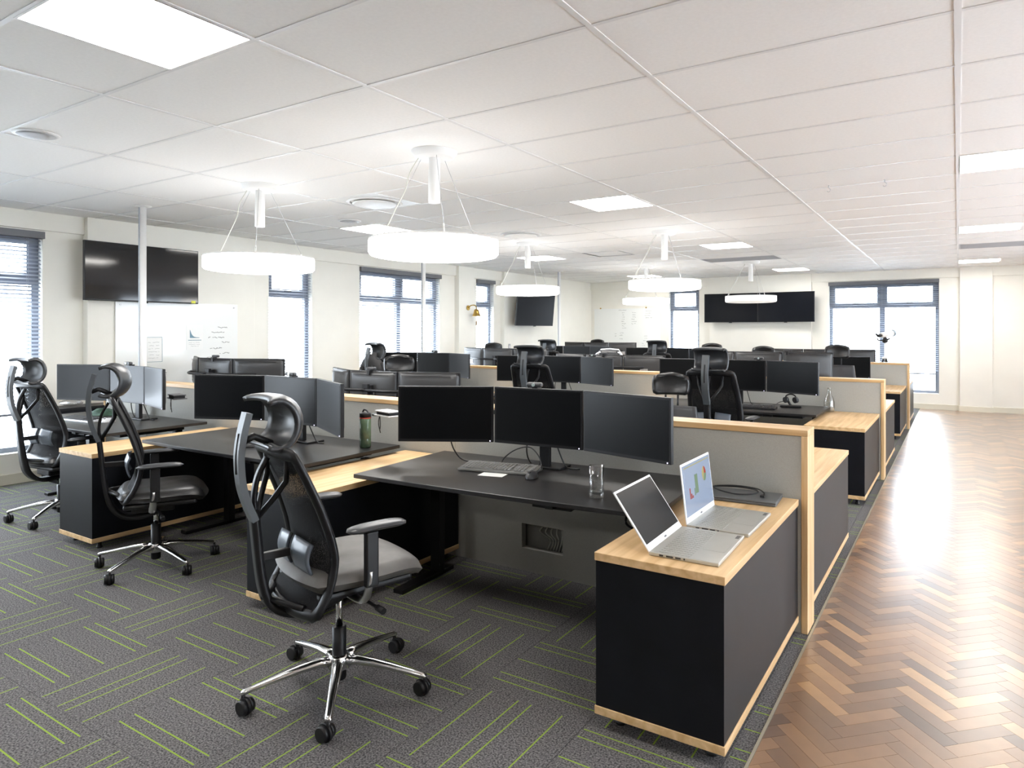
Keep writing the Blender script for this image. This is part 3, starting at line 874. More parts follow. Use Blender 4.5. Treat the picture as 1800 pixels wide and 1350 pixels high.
def make_mesh_chair(zl=0, headrest=True, arms=True, seat_mat='seat', base_rot=0, chrome=True, zb=None, za=0, rk=1.05):
    t = empty('office_chair')
    chair_base(t, zl, chrome, base_rot, rk)
    Z = zl; ZB = zl if zb is None else zb
    MB().box(-.09, .09, -.13, .10, .355+Z, .405+Z).box(-.13, .13, -.02, .05, .385+Z, .41+Z).build('mechanism', M['plastic'], t, .01)
    MB().tube(spline([(.06, .0, .375+Z), (.20, .02, .372+Z), (.27, .03, .365+Z)], 4), .007, 8).cyl((.27, .03, .365+Z), (.31, .035, .36+Z), .013, n=8).build('tilt_lever', M['plastic'], t)
    pillow(-.255, .255, -.215, .295, .475+Z, .095, 20, .030, .008, None, .005).build('seat_cushion', M[seat_mat], t)
    MB().box(-.21, .21, -.17, .22, .408+Z, .437+Z).build('seat_pan', M['plastic'], t, .012)
    # rear bar sweeping from under the seat up to the head of the back
    profile_tube([(.02, .352+Z), (-.08, .325+Z), (-.17, .335+Z), (-.235, .40+Z*.7+ZB*.3), (-.262, .50+Z*.3+ZB*.7), (-.278, .62+ZB), (-.290, .74+ZB), (-.30, .84+ZB)], lambda k: .12-.065*min(1, k*1.4), .026).build('back_bar', M['plastic'], t)
    if headrest:
        hpst = profile_tube([(-.298, .80+ZB), (-.322, .86+ZB), (-.342, .93+ZB), (-.350, 1.00+ZB), (-.350, 1.06+ZB), (-.340, 1.13+ZB), (-.322, 1.205+ZB)], .056, .024)
        hpst.sm = [False]*len(hpst.sm); hpst = hpst.build('head_post', M['post'], t)
        profile_tube([(-.3625, .98+ZB), (-.3632, 1.05+ZB), (-.3535, 1.13+ZB)], .010, .004).build('slot', M['plastic'], hpst)
        profile_tube([(-.290, .80+ZB), (-.298, .88+ZB), (-.285, .96+ZB), (-.250, 1.03+ZB)], .030, .014).build('neck_strut', M['plastic'], t)
        def hp(u, v):
            an = math.radians(-118+236*v); x = (u-.5)*.275
            k = 1-.22*abs(u-.5)*2*abs(u-.5)*2
            return (x, -.225+.080*math.cos(an)*k-.035*(abs(u-.5)*2)**2.5, 1.165+ZB+.088*math.sin(an)*(1-.10*(abs(u-.5)*2)**3))
        hrm = MB().grid(hp, 14, 16, True, .018).build('headrest', M['pad'], t)
        MB().tube([(0, -.335, 1.10+ZB), (0, -.30, 1.115+ZB), (0, -.27, 1.10+ZB), (0, -.235, 1.082+ZB)], .014, 8, sq=(1.6, 1)).build('headrest_arm', M['plastic'], hrm)
    # mesh back frame loop
    def loop(k):
        # rounded trapezium path, k in 0..1
        n = k*4
        z0, z1 = .465, 1.055
        if n < 1: z = z0+(z1-z0)*n; x = -back_hw(z)
        elif n < 2: q = n-1; z = z1+.010*math.sin(PI*q); x = -back_hw(z1)+2*back_hw(z1)*q
        elif n < 3: q = n-2; z = z1-(z1-z0)*q; x = back_hw(z)
        else: q = n-3; z = z0-.010*math.sin(PI*q); x = back_hw(z0)-2*back_hw(z0)*q
        return Vector((x, back_y(z)-.035*(abs(x)/.24)**2*-1-.02, z+ZB))
    N_ = 96
    raw = [loop(k/N_) for k in range(N_)]
    sm = [(raw[k-1]+raw[k]*2+raw[(k+1) % N_])/4 for k in range(N_)]
    sm += [sm[0], sm[1]]
    MB().tube(sm, .019, 8, sq=(1.3, .8), up=(0, 1, 0)).build('back_frame', M['plastic'], t)
    def mp(u, v):
        z = .470+.580*v; hw = back_hw(z)-.008
        x = (u-.5)*2*hw
        return (x, back_y(z)+.035*(abs(x)/.24)**2-.02, z+ZB)
    MB().grid(mp, 12, 20).build('mesh_panel', M['mesh'], t)
    # bridge from bar to frame and lumbar support
    for sg in (-1, 1):
        MB().tube([(0, -.292, .80+ZB), (sg*.06, -.25, .88+ZB), (sg*.10, -.215, .95+ZB), (sg*.11, -.215, 1.04+ZB)], .011, 8).build('back_bracket', M['plastic'], t)
        MB().tube([(0, -.26, .50+ZB), (sg*.08, -.21, .49+ZB), (sg*.16, -.17, .480+ZB)], .013, 8).build('back_bracket', M['plastic'], t)
    for sg in (-1, 1):
        def lp(u, v, sg=sg):
            x = sg*(.02+.13*u); z = .60+.12*v
            return (x, -.150+.012*u-.018*math.sin(PI*v), z+ZB-.012*u)
        MB().grid(lp, 6, 8, True, .010*sg).build('lumbar_pad', M['lumbar'], t)
    MB().box(-.012, .012, -.275, -.165, .64+ZB, .67+ZB).build('lumbar_arm', M['plastic'], t, .003)
    if arms:
        for sg in (-1, 1):
            MB().tube(spline([(sg*.10, -.02, .395+Z), (sg*.20, -.02, .392+Z), (sg*.262, -.02, .405+Z), (sg*.285, -.015, .45+Z), (sg*.288, -.01, .52+Z)], 4), .017, 8, sq=(1.2, .7)).build('arm_bracket', M['steel'], t)
            ap = MB().box(sg*.290-.014, sg*.290+.014, -.032, .020, .46+Z, .655+Z+za).build('arm_post', M['plastic'], t, .006)
            def pad(u, v, sg=sg):
                a = v*2*PI; y = -.105+.25*u
                e = (1-abs(2*u-1)**5)**.5
                return (sg*.285+.043*math.cos(a)*e, y, .668+Z+za+.014*math.sin(a)*e+.004*math.sin(PI*u))
            MB().grid(pad, 14, 14).build('arm_pad', M['pad'], t)
    return t
def make_task_chair(zl=0, rot=0, tilt=0):
    """mid-back chair with a broad leather head pad on two posts"""
    t = empty('office_chair')
    chair_base(t, zl, False, rot)
    Z = zl
    MB().box(-.09, .09, -.13, .10, .355+Z, .405+Z).build('mechanism', M['plastic'], t, .01)
    pillow(-.25, .25, -.21, .27, .47+Z, .09, 14, .03).build('seat_cushion', M['leather'], t)
    profile_tube([(.02, .352+Z), (-.10, .335+Z), (-.20, .36+Z), (-.255, .46+Z), (-.265, .60+Z), (-.275, .80+Z)], .06, .024).build('back_bar', M['plastic'], t)
    def bk(u, v):
        a = (u-.5)*2; z = .52+.44*v
        return (a*(.235-.03*abs(v-.5)*2), -.20-.05*(v-.3)**2+.035*a*a-.02*v, z+Z)
    MB().grid(bk, 12, 12, True, .035).build('backrest', M['plastic2'], t)
    for sg in (-1, 1):
        MB().tube([(sg*.05, -.24, .92+Z), (sg*.05, -.25, 1.06+Z)], .009, 8).build('pad_post', M['plastic'], t)
    def hp(u, v):
        a = (u-.5)*2; b = (v-.5)*2
        wv = .155*(1-.10*max(0, b)**2-.06*max(0, -b)**2)
        e = (1-abs(b)**4)**.25 if abs(b) < 1 else 0
        return (a*wv*(.80+.20*e), -.235+.045*a*a+.02*b*b, 1.145+Z+.092*b-.018*a*a*max(0, b))
    MB().grid(hp, 14, 12, True, .034).build('headrest', M['leather'], t)
    for sg in (-1, 1):
        MB().tube([(sg*.10, -.02, .39+Z), (sg*.26, -.02, .40+Z), (sg*.285, -.01, .52+Z), (sg*.285, 0, .64+Z)], .016, 8).build('arm_post', M['plastic'], t)
        MB().box(sg*.285-.04, sg*.285+.04, -.10, .14, .64+Z, .665+Z).build('arm_pad', M['pad'], t, .012)
    return t
def face(dx, dy): return math.atan2(dy, dx)-PI/2
def place(t, x, y, rz, label):
    t.location = (x, y, 0); t.rotation_euler = (0, 0, rz); tag(t, label, 'chair', 'office chairs'); return t
rz = face(.29, .957)
c1 = place(make_mesh_chair(base_rot=math.radians(24.5)-rz, zl=.045, zb=-.045, za=.012, rk=1.12), -2.15, 1.90, rz, 'nearest black mesh office chair, grey seat, polished five-star base')
for ch in c1.children:      # back adjusted one notch rearwards
    if ch.name.split('.')[0] in ('back_bar', 'head_post', 'neck_strut', 'headrest', 'back_frame', 'mesh_panel', 'back_bracket', 'lumbar_pad', 'lumbar_arm'):
        ch.location.y -= .04
rz2 = face(.47, .88)
c2 = make_mesh_chair(seat_mat='leather', base_rot=math.radians(0)-rz2)
place(c2, -4.26, 2.30, rz2, 'black mesh office chair seen side-on between the two nearest oak-topped cabinets')
rz3 = face(-.08, .99)
c3 = make_mesh_chair(seat_mat='leather', za=-.03, base_rot=math.radians(20)-rz3)
place(c3, -5.99, 2.50, rz3, 'black mesh office chair furthest left, in front of the tall window')
mesh_b = make_mesh_chair(zl=.06, seat_mat='leather')
place(mesh_b, -3.62, 5.80, face(-.1, 1), 'black mesh chair with headrest behind the middle desk, between front and middle rows')
def more(src, x, y, rz, label, dz=0):
    o = copy_tree(src); place(o, x, y, rz, label); return o
more(mesh_b, -1.76, 5.75, face(.02, 1), 'tall mesh chair seen squarely from behind, near the oak-topped aisle cabinet')
m4 = more(mesh_b, -5.85, 6.0, face(.25, 1), 'mesh chair with a charcoal jacket hung over its back')
more(mesh_b, -5.75, 9.65, face(-.1, 1), 'mesh chair with headrest facing the left-hand desk of the back row')
more(mesh_b, -3.84, 9.65, face(-.1, 1), 'mesh chair with headrest facing the middle desk of the back row')
task = make_task_chair(zl=-.11)
place(task, -1.95, 5.05, face(.25, -1), 'black chair with broad leather head pad, just beyond the nearest monitors')
def task_at(x, y, dx, dy, label, zl):
    o = copy_tree(task); place(o, x, y, face(dx, dy), label)
    o.location.z = 0
    for ch in o.children:
        if ch.name.split('.')[0] in ('headrest', 'pad_post', 'backrest', 'seat_cushion', 'arm_post', 'arm_pad', 'back_bar', 'mechanism'):
            ch.location.z += zl+.07
    return o
task_at(-4.74, 4.92, .6, -.8, 'black leather-padded chair right of the chair with the jacket', .03)
task_at(-6.75, 9.3, .5, -.9, 'leather-padded chair in front of the narrow window by the brass bell', .07)
task_at(-3.08, 9.7, .25, -1, 'leather-padded chair just behind the tall mesh chair headrest', .09)
task_at(-2.28, 9.5, .25, -1, 'leather-padded chair with pale sheen below the twin televisions', .06)
task_at(-1.33, 9.45, .15, -1, 'leather-padded chair in front of the wide far window', .09)
task_at(-6.7, 13.1, .4, -1, 'leather-padded chair in front of the handwritten whiteboard', .09)
# pale-rimmed chair
t = empty('office_chair'); chair_base(t, .03, False, .2)
def seat_(u, v): return ((u-.5)*.48, -.2+.45*v, .50-.03*max(0, v-.8))
MB().grid(seat_, 8, 8, True, .06).build('seat_cushion', M['leather'], t)
MB().box(-.09, .09, -.13, .10, .385, .44).build('mechanism', M['plastic'], t, .01)
profile_tube([(.02, .40), (-.12, .39), (-.22, .46), (-.25, .62), (-.26, .80)], .06, .024).build('back_bar', M['plastic'], t)
MB().tube([(-.20, -.20, .60), (-.23, -.22, .85), (-.19, -.24, 1.12), (-.15, -.25, 1.17), (0, -.25, 1.18), (.15, -.25, 1.17), (.19, -.24, 1.12), (.23, -.22, .85), (.20, -.20, .60), (0, -.2, .56), (-.20, -.20, .60)], .014, 8, up=(0, 1, 0)).build('back_frame', M['alu_l'], t)
MB().grid(lambda u, v: ((u-.5)*2*(.20-.03*v), -.20-.05*v, .60+.56*v), 6, 8, True, .02).build('backrest', M['plastic2'], t)
for sg in (-1, 1):
    MB().tube(spline([(sg*.15, -.235, 1.13), (sg*.22, -.22, 1.10), (sg*.25, -.20, 1.03)], 4), .014, 8).build('shoulder_loop', M['alu_l'], t)
place(t, -4.70, 9.4, face(0, -1), 'office chair with a pale metal back rim, far side of the middle row')
# jacket over the chair
jz = .06
def jk(u, v):
    a = 2*PI*v; z = 1.13-.52*u
    sh = min(1, u*5)**.5
    w = .05+(.245-.0+.03*u-.05)*sh; d = .03+.055*sh
    x = w*math.copysign(abs(math.cos(a))**.7, math.cos(a)); y = -.20+.10*(1-u)*-.8+d*math.sin(a)
    x += .008*math.sin(7*a+6*u)*u; y += .008*math.sin(5*a+9*u)*u
    return (x, y, z-.07*sh*abs(math.cos(a))*(1 if u < .3 else 1))
jm = MB().grid(jk, 18, 40)
jt = empty('jacket', (-5.85, 6.0, .06), face(.25, 1), 'charcoal jacket draped over the back of a mesh chair', 'jacket')
jm.build('body', M['jacket'], jt)
for sg in (-1, 1):
    MB().tube(spline([(sg*.05, -.27, 1.15), (sg*.10, -.325, 1.04), (sg*.085, -.345, .86), (sg*.07, -.345, .66)], 6), [.012]*18+[.008], 8, sq=(2.6, .5)).build('lapel', M['jacket'], jt)
    MB().tube(spline([(sg*.21, -.24, 1.03), (sg*.27, -.25, .92), (sg*.285, -.23, .75), (sg*.28, -.22, .58)], 6), .045, 10).build('sleeve', M['jacket'], jt)

# ------------------------------------------------------------------ pendant lamps
def pendant(x, y, on, label):
    t = empty('pendant_lamp', (x, y, CEIL), 0, label, 'pendant lamp', 'round white pendant lamps')
    MB().lathe([(.150, 0), (.150, -.006), (.128, -.040), (.120, -.044), (.001, -.044)], 36).build('canopy', M['white'], t)
    MB().lathe([(.001, -.335), (.036, -.335), (.039, -.325), (.038, -.18), (.035, -.044)], 24, cap=False).build('spotlight_tube', M['white'], t)
    R = .418; zb = 1.948-CEIL; zt = 2.058-CEIL
    lamp = MB().lathe([(.001, zb), (R-.04, zb), (R-.012, zb+.006), (R, zb+.022), (R, zt-.014), (R-.004, zt-.008)], 64, cap=False).build('light_drum', M['ring'] if on else M['lampoff_glow'], t)
    MB().lathe([(R-.001, zt-.010), (R-.001, zt), (R-.03, zt+.002), (R-.03, zt-.004)], 64, cap=False).build('top_rim', M['white'], t)
    MB().lathe([(R-.03, zt-.004), (.001, zt-.004)], 64, cap=False).build('top_glow_disc', M['ring_up'] if on else M['lampoff_glow'], t)  # glowing disc, added on lit lamps to lift the ceiling
    for k in range(3):
        a = math.radians(200+120*k); c, s = math.cos(a), math.sin(a)
        MB().cyl((.09*c, .09*s, -.043), (.37*c, .37*s, zt+.03), .0018, n=6).build('wire', M['steel'], t)
        MB().cyl((.355*c, .355*s, zt+.055), (.375*c, .375*s, zt), .005, n=8).build('wire_grip', M['white'], t)
    a = math.radians(205)
    MB().tube(spline([(-.08, -.06, -.042), (-.13, -.09, -.14), (-.17, -.09, -.25), (-.24, -.10, -.36), (.36*math.cos(a), .36*math.sin(a), zt+.01)], 6), .0032, 6).build('power_cord', M['cable_w'], t)
for (x, y, on, lab) in ((-4.77, 3.40, 1, 'lit round pendant lamp nearest the wall television, above the front row'),
                        (-2.905, 3.36, 1, 'largest lit round pendant lamp, above the nearest desks'),
                        (-4.86, 7.50, 1, 'lit round pendant lamp above the middle desk of the middle row'),
                        (-2.92, 7.45, 1, 'lit round pendant lamp above the right-hand desk of the middle row'),
                        (-4.78, 11.3, 1, 'small-looking lit pendant lamp in front of the handwritten whiteboard'),
                        (-2.97, 11.5, 0, 'unlit cream pendant lamp in front of the twin televisions')):
    pendant(x, y, on, lab)

# ------------------------------------------------------------------ power poles
for (x, y, lab) in ((-6.477, 3.375, 'white power pole in front of the single wall television'),
                    (-6.545, 7.335, 'white power pole in front of the wide window on the left wall'),
                    (-6.63, 11.36, 'white power pole near the far left corner of the room')):
    t = empty('power_pole', (x, y, 0), 0, lab, 'pole', 'white power poles')
    MB().lathe([(.031, .004), (.031, CEIL)], 16).build('pole', M['white'], t)
    MB().box(-.006, .006, -.036, -.028, .02, CEIL-.02).build('cover_strip', M['slat'], t)
    MB().lathe([(.075, CEIL-.001), (.070, CEIL-.010), (.040, CEIL-.016)], 24).build('flange', M['white'], t)
    MB().lathe([(.044, 0), (.044, .01), (.034, .014)], 20).build('foot_collar', M['white'], t)

# ------------------------------------------------------------------ wall televisions
def tv(w, h, loc, rz, label, tilt=0, sticker=False, br=.098, scr='tv_dull'):
    t = empty('television', loc, rz, label, 'television', 'wall televisions')
    t.rotation_euler = (tilt, 0, rz)
    MB().box(-w/2, w/2, 0, .035, -h/2, h/2).build('casing', M['plastic'], t, .003)
    MB().box(-w/2+.008, w/2-.008, -.0015, 0, -h/2+.014, h/2-.008).build('screen', M[scr], t)
    MB().box(-.03, .03, -.003, .02, -h/2-.012, -h/2).build('sensor', M['plastic'], t, .002)
    MB().box(-.2, .2, .035, .06, -.15, .15).box(-.04, .04, .06, .30 if tilt else br, -.05, .05).build('wall_bracket', M['plastic2'], t)
    if sticker: MB().box(w/2-.085, w/2-.035, -.003, -.0014, -h/2+.006, -h/2+.034).build('sticker', M['yellow'], t)
    return t
# local front is -y; facing +x needs rz = +90 deg
tv(1.20, .61, (XL+.10+.10, 3.935, 2.085), PI/2, 'single black television on the left wall beside the white pole', 0, True, scr='tv')
t = tv(1.22, .66, (-7.30, 11.58, 1.90), PI/2-.10, 'black television tilted on an arm near the far left corner', .10)
tv(1.125, .615, (-4.13, YB-.08-.165, 1.960), .045, 'left of the two black televisions side by side on the far wall', br=.17)
tv(1.125, .615, (-3.00, YB-.08-.165, 1.960), -.045, 'right of the two black televisions side by side on the far wall', br=.17)

# ------------------------------------------------------------------ whiteboards and notices
def squiggle(mb, y, z, ln, amp, side, seed, th=.0035):
    rnd = random.Random(seed); pts = []
    n = max(4, int(ln/.012))
    for k in range(n+1):
        pts.append((y+ln*k/n, z+amp*rnd.uniform(-1, 1)))
    for (a, b) in zip(pts, pts[1:]):
        if rnd.random() < .18: continue
        if side == 'L': mb.tube([(0, a[0], a[1]), (0, b[0], b[1])], th, 4)
        else: mb.tube([(a[0], 0, a[1]), (b[0], 0, b[1])], th, 4)
PX = XL+.10
t = empty('whiteboard', (PX, 4.38, 1.35), 0, 'glossy whiteboard with pinned notices under the single television', 'whiteboard', 'whiteboards')
MB().box(.012, .018, -.71, .71, -.55, .44).build('glass_board', M['wb'], t, .002)
for (yy, zz) in ((-.66, .40), (.66, .40), (-.66, -.5), (.66, -.5)):
    MB().cyl((0, yy, zz), (.024, yy, zz), .010, n=10).build('stand_off', M['steel'], t)
mb = MB()
for k, (yy, zz, ln) in enumerate(((.42, .10, .16), (.38, .04, .2), (.55, -.02, .1), (.40, -.09, .15), (.52, -.15, .13), (.36, -.2, .1), (.5, .16, .12))):
    squiggle(mb, yy-.05, zz, ln, .008, 'L', k)
o = mb.build('handwriting', M['ink_k'], t, loc=(.020, 0, 0)); o['kind'] = 'stuff'
MB().box(.0185, .0195, .42, .66, -.302, -.292).build('teal_line', M['ink'], t)
t = empty('paper_notice', (PX+.0195, 4.08, 1.26), 0, 'paper notice with thin blue border on the whiteboard, beside the white pole', 'notice', 'notices on the whiteboard')
MB().box(0, .0012, -.085, .085, -.14, .14).build('sheet', M['paper'], t)
MB().box(.0012, .0018, -.083, .083, .135, .139).box(.0012, .0018, .079, .083, -.138, .135).box(.0012, .0018, -.083, .079, -.138, -.134).build('border', M['ink'], t)
mb = MB()
for k in range(6): squiggle(mb, -.07, .08-.035*k, .12, .004, 'L', 30+k, .0015)
mb.build('text_lines', M['ink_k'], t, loc=(.002, 0, 0))['kind'] = 'stuff'
t = empty('paper_notice', (PX+.0195, 4.54, 1.40), 0, 'paper notice with a small blue falling curve on the whiteboard', 'notice', 'notices on the whiteboard')
MB().box(0, .0012, -.10, .10, -.15, .14).build('sheet', M['paper'], t)
cv = [(-.06, .08)]+[(-.055+.11*k/8, -.01+.085*math.exp(-k/1.6)) for k in range(9)]+[(.055, -.015), (-.06, -.015)]
mbc = MB(); n = len(cv)
mbc.add([(.0013, y, z) for y, z in cv]+[(.0020, y, z) for y, z in cv], [tuple(range(n)), tuple(range(n, 2*n))[::-1]]+[(i, n+i, n+(i+1) % n, (i+1) % n) for i in range(n)])
mbc.build('curve_chart', M['ink'], t)
MB().box(.0012, .0018, -.08, .08, -.045, -.038).build('rule_line', M['ink'], t)
mb = MB()
for k in range(3): squiggle(mb, -.07, -.07-.02*k, .13, .003, 'L', 60+k, .0014)
mb.build('text_lines', M['ink_k'], t, loc=(.002, 0, 0))['kind'] = 'stuff'
t = empty('whiteboard', (-6.68, YB, 1.40), 0, 'whiteboard covered in faint handwriting on the far wall', 'whiteboard', 'whiteboards')
MB().box(-.83, .88, -.020, -.002, -.45, .60).build('glass_board', M['wb'], t, .002)
mb = MB(); sd = 100
for (x0, z0, rows_, ln) in ((-.18, .56, 1, .30), (-.10, .50, 8, .10), (.16, .50, 6, .12), (.50, .53, 4, .20), (-.28, -.0, 2, .05), (-.16, .02, 2, .10), (-.16, -.12, 1, .09), (.45, -.05, 3, .12), (.42, -.22, 3, .09)):
    for k in range(rows_):
        sd += 1; squiggle(mb, x0+random.uniform(-.01, .02), z0-.052*k, ln*random.uniform(.6, 1.1), .008, 'B', sd, .0034)
mb.build('handwriting', M['ink_k'], t, loc=(0, -.022, 0))['kind'] = 'stuff'
for xx in (-.66, .52):
    MB().box(xx-.012, xx+.012, -.03, -.004, .595, .625).build('clip', M['brass'], t)

# light switch plate on the left wall beyond the bell
t = empty('wall_switch', (XL+.10, 11.05, 1.15), 0, 'small grey switch plate on the wall below the tilted television', 'switch')
MB().box(0, .009, -.035, .035, -.06, .06).build('plate', M['vent'], t, .002)
MB().box(.009, .013, -.015, .015, -.025, .025).build('rocker', M['white'], t, .001)

# ------------------------------------------------------------------ brass bell
t = empty('ship_bell', (XL+.10, 9.72, 1.86), 0, 'small brass bell with rope on a curved wall bracket', 'bell')
MB().cyl((0, 0, .03), (.012, 0, .03), .045, n=18).tube(spline([(.01, 0, .03), (.06, .01, .07), (.13, .03, .075), (.165, .04, .045)], 6), .010, 8).build('wall_bracket', M['brass'], t)
MB().lathe([(.085, -.125), (.078, -.115), (.060, -.085), (.050, -.045), (.044, -.015), (.030, .0), (.010, .008), (.010, .04)], 28, c=(.165, .04, 0)).build('bell_body', M['brass'], t)
MB().tube(spline([(.165, .04, -.06), (.167, .042, -.16), (.163, .04, -.22), (.165, .04, -.29)], 5), [.006]*10+[.012]*6, 8).build('bell_rope', M['rope'], t)

# ------------------------------------------------------------------ telescope on a tripod
t = empty('telescope', (-1.13, 13.75, 0), 0, 'white telescope on a black tripod before the wide far window', 'telescope')
for k in range(3):
    a = math.radians(80+120*k); c, s = math.cos(a), math.sin(a)
    MB().tube([(.03*c, .03*s, .95), (.19*c, .19*s, .48), (.36*c, .36*s, .0)], [.016, .013, .010], 8).build('leg', M['plastic'], t)
    MB().tube([(0, 0, .80), (.09*c, .09*s, .84)], .006, 6).build('spreader_arm', M['plastic'], t)
MB().lathe([(.012, .78), (.014, .95), (.05, .96), (.05, .99), (.016, 1.0), (.014, 1.26)], 14).build('centre_column', M['white'], t)
MB().lathe([(.03, 1.25), (.05, 1.27), (.045, 1.32), (.02, 1.36)], 14).tube([(-.02, 0, 1.30), (-.11, .02, 1.29), (-.13, .02, 1.33)], .012, 8).tube([(.02, 0, 1.30), (.08, .0, 1.33)], .015, 8).build('mount_head', M['plastic'], t)
MB().tube([(-.06, -.18, 1.385), (.05, .12, 1.415), (.09, .24, 1.425)], [.046, .052, .056], 18).build('optical_tube', M['white'], t)
MB().tube([(.088, .235, 1.424), (.115, .31, 1.432)], [.063, .065], 18).build('dew_shield', pbr('blue_grey_shield', (.32, .38, .45), .4), t)
MB().tube([(-.09, -.27, 1.372), (-.06, -.18, 1.385)], [.022, .032], 12).cyl((-.088, -.26, 1.37), (-.13, -.27, 1.42), .016, n=12).build('eyepiece', M['plastic'], t)

# ------------------------------------------------------------------ laptops
def laptop(loc, rz, ang, scr, label, chart=False):
    """hinge along x at y=0, base runs to -y; lid leans back by ang from vertical"""
    t = empty('laptop', loc, rz, label, 'laptop', 'open silver laptops')
    w, d = .185, .255
    MB().box(-w, w, -d, 0, 0, .014).build('base', M['alu'], t, .003)
    kb = MB()
    for r_ in range(6):
        for c_ in range(15):
            x = -.16+.0228*c_
            kb.box(x-.0095, x+.0095, -.035-.0195*r_-.0165, -.035-.0195*r_, .014, .0152)
    kb.build('keys', M['alu'], t)['kind'] = 'stuff'
    MB().box(-.065, .045, -d+.012, -d+.090, .0141, .0146).build('touchpad', M['alu'], t)
    MB().box(w-.06, w-.02, -d+.008, -d+.022, .0141, .0145).build('sticker', M['lapgrey'], t)
    pm = MB()
    for k, (p, q) in enumerate(((.04, .055), (.066, .092), (.1, .12), (.13, .136))):
        pm.box(-w-.0006, -w+.001, -q, -p, .004, .010)
    pm.build('ports', M['key_d'], t)
    lid = empty('lid_pivot')
    rot = Matrix.Rotation(ang, 3, 'X')      # leans towards +y... (lid rises from hinge)
    def tr(mb):
        mb.v = [tuple(Matrix.Rotation(-ang, 3, 'X') @ Vector(v) + Vector((0, -.004, .012))) for v in mb.v]; return mb
    bpy.data.objects.remove(lid)
    l = tr(MB().box(-w, w, 0, .006, 0, .245)).build('lid', M['alu_l'], t, .002)
    tr(MB().box(-w+.009, w-.009, -.0008, 0, .026, .236)).build('screen', scr, l)
    tr(MB().box(-.010, .010, -.0010, 0, .008, .014)).build('badge', M['lapgrey'], l)
    if chart:
        a = MB().box(-.115, -.105, -.0016, -.0009, .09, .135).box(-.10, -.09, -.0016, -.0009, .09, .11).box(-.085, -.075, -.0016, -.0009, .09, .10)
        tr(a).build('red_bars', M['ch_red'], l)
        a = MB().box(-.055, -.045, -.0016, -.0009, .095, .125).box(-.04, -.005, -.0016, -.0009, .10, .18)
        tr(a).build('green_block', M['ch_green'], l)
        cc = [(.085+.026*math.cos(2*PI*k/24), .165+.032*math.sin(2*PI*k/24)) for k in range(25)]
        for nm, i0, i1, mm in (('yellow_slice', 6, 16, 'ch_yel'), ('red_slice', 0, 6, 'ch_red'), ('green_slice', 16, 24, 'ch_green')):
            poly = [(.085, .165)]+cc[i0:i1+1]; n = len(poly)
            mb = MB().add([(x, -.0016, z) for x, z in poly]+[(x, -.0009, z) for x, z in poly], [tuple(range(n)), tuple(range(n, 2*n))[::-1]])
            tr(mb).build(nm, M[mm], l)
        tr(MB().box(-.16, .16, -.0016, -.0009, .222, .226)).build('toolbar', M['ch_yel'], l)
    return t
# user side faces +x (towards the aisle): local -y -> +x  => rz = +90 deg
laptop((-.960, 2.465, .651), PI/2+.03, .62, M['screen'], 'nearer silver laptop, dark screen tilted far back, on the aisle cabinet')
laptop((-.955, 2.865, .651), PI/2+.0, .12, M['lap_on'], 'further silver laptop with charts on its lit screen, on the aisle cabinet', True)
t = empty('closed_laptop', (-.895, 3.30, .651), .06, 'closed dark grey laptop lying against the partition on the aisle cabinet', 'laptop')
MB().box(-.175, .175, -.105, .105, 0, .012).build('base', M['lapgrey'], t, .004)
MB().box(-.175, .175, -.105, .105, .0125, .020).build('lid', M['lapgrey'], t, .004)
cb = MB().tube(spline([(-.17, -.02, 0), (-.10, .03, .008), (0, .06, .01), (.09, .035, .01), (.10, -.02, .006), (.03, -.07, .004), (-.06, -.06, .01), (-.11, .0, .012), (-.03, .05, .016), (.08, .06, .012), (.13, .02, .006), (.14, -.03, .004)], 8), .0035, 6)
cb.box(.13, .15, -.055, -.028, -.002, .008)
o = cb.build('charging_cable', M['cable'], loc=(-.93, 3.32, .6755)); tag(o, 'coiled black charging cable on the closed grey laptop', 'cable')

# ------------------------------------------------------------------ keyboards, mice
def make_keyboard(mat, kmat, w=.22, d=.075):
    t = empty('keyboard')
    mb = MB()
    mb.add([(-w, -d, 0), (w, -d, 0), (w, d, 0), (-w, d, 0), (-w, -d, .012), (w, -d, .012), (w, d, .026), (-w, d, .026)],
           [(0, 3, 2, 1), (4, 5, 6, 7), (0, 1, 5, 4), (1, 2, 6, 5), (2, 3, 7, 6), (3, 0, 4, 7)])
    mb.build('case', mat, t, .003)
    kb = MB()
    for r_ in range(6):
        y = -d+.014+r_*.0215; z = .0125+.014*(y+d)/(2*d)
        for c_ in range(21):
            if c_ in (15, 19) and r_ < 5: continue
            x = -w+.012+c_*.0195
            if r_ == 0 and 4 <= c_ <= 8:
                if c_ == 4: kb.box(x, x+.095, y, y+.016, z, z+.007)
                continue
            kb.box(x, x+.0165, y, y+.016, z, z+.007)
    kb.build('keys', kmat, t)['kind'] = 'stuff'
    return t
def make_mouse(mat):
    t = empty('computer_mouse')
    def mo(u, v):
        a = 2*PI*v; b = PI*u
        return (.031*math.sin(b)*math.cos(a), -.055*math.cos(b), .002+max(0, .034*math.sin(b)**.8*max(0, math.sin(a))))
    MB().grid(mo, 12, 16).build('shell', mat, t)
    MB().cyl((-.004, -.028, .027), (.004, -.028, .027), .009, n=12).build('wheel', M['plastic'], t)
    return t
def kput(o, x, y, rz, label, cat='keyboard', z=DZ, grp='keyboards'):
    o.location = (x, y, z); o.rotation_euler = (0, 0, rz); tag(o, label, cat, grp); return o
k1 = kput(make_keyboard(M['kb_w'], M['key']), -2.125, 3.00, .22, 'grey keyboard under the nearest centre monitor')
k1.children[0].name = 'case'
k2 = kput(make_keyboard(M['plastic'], M['key_d']), -4.04, 2.925, .0, 'black keyboard on the middle desk of the front row')
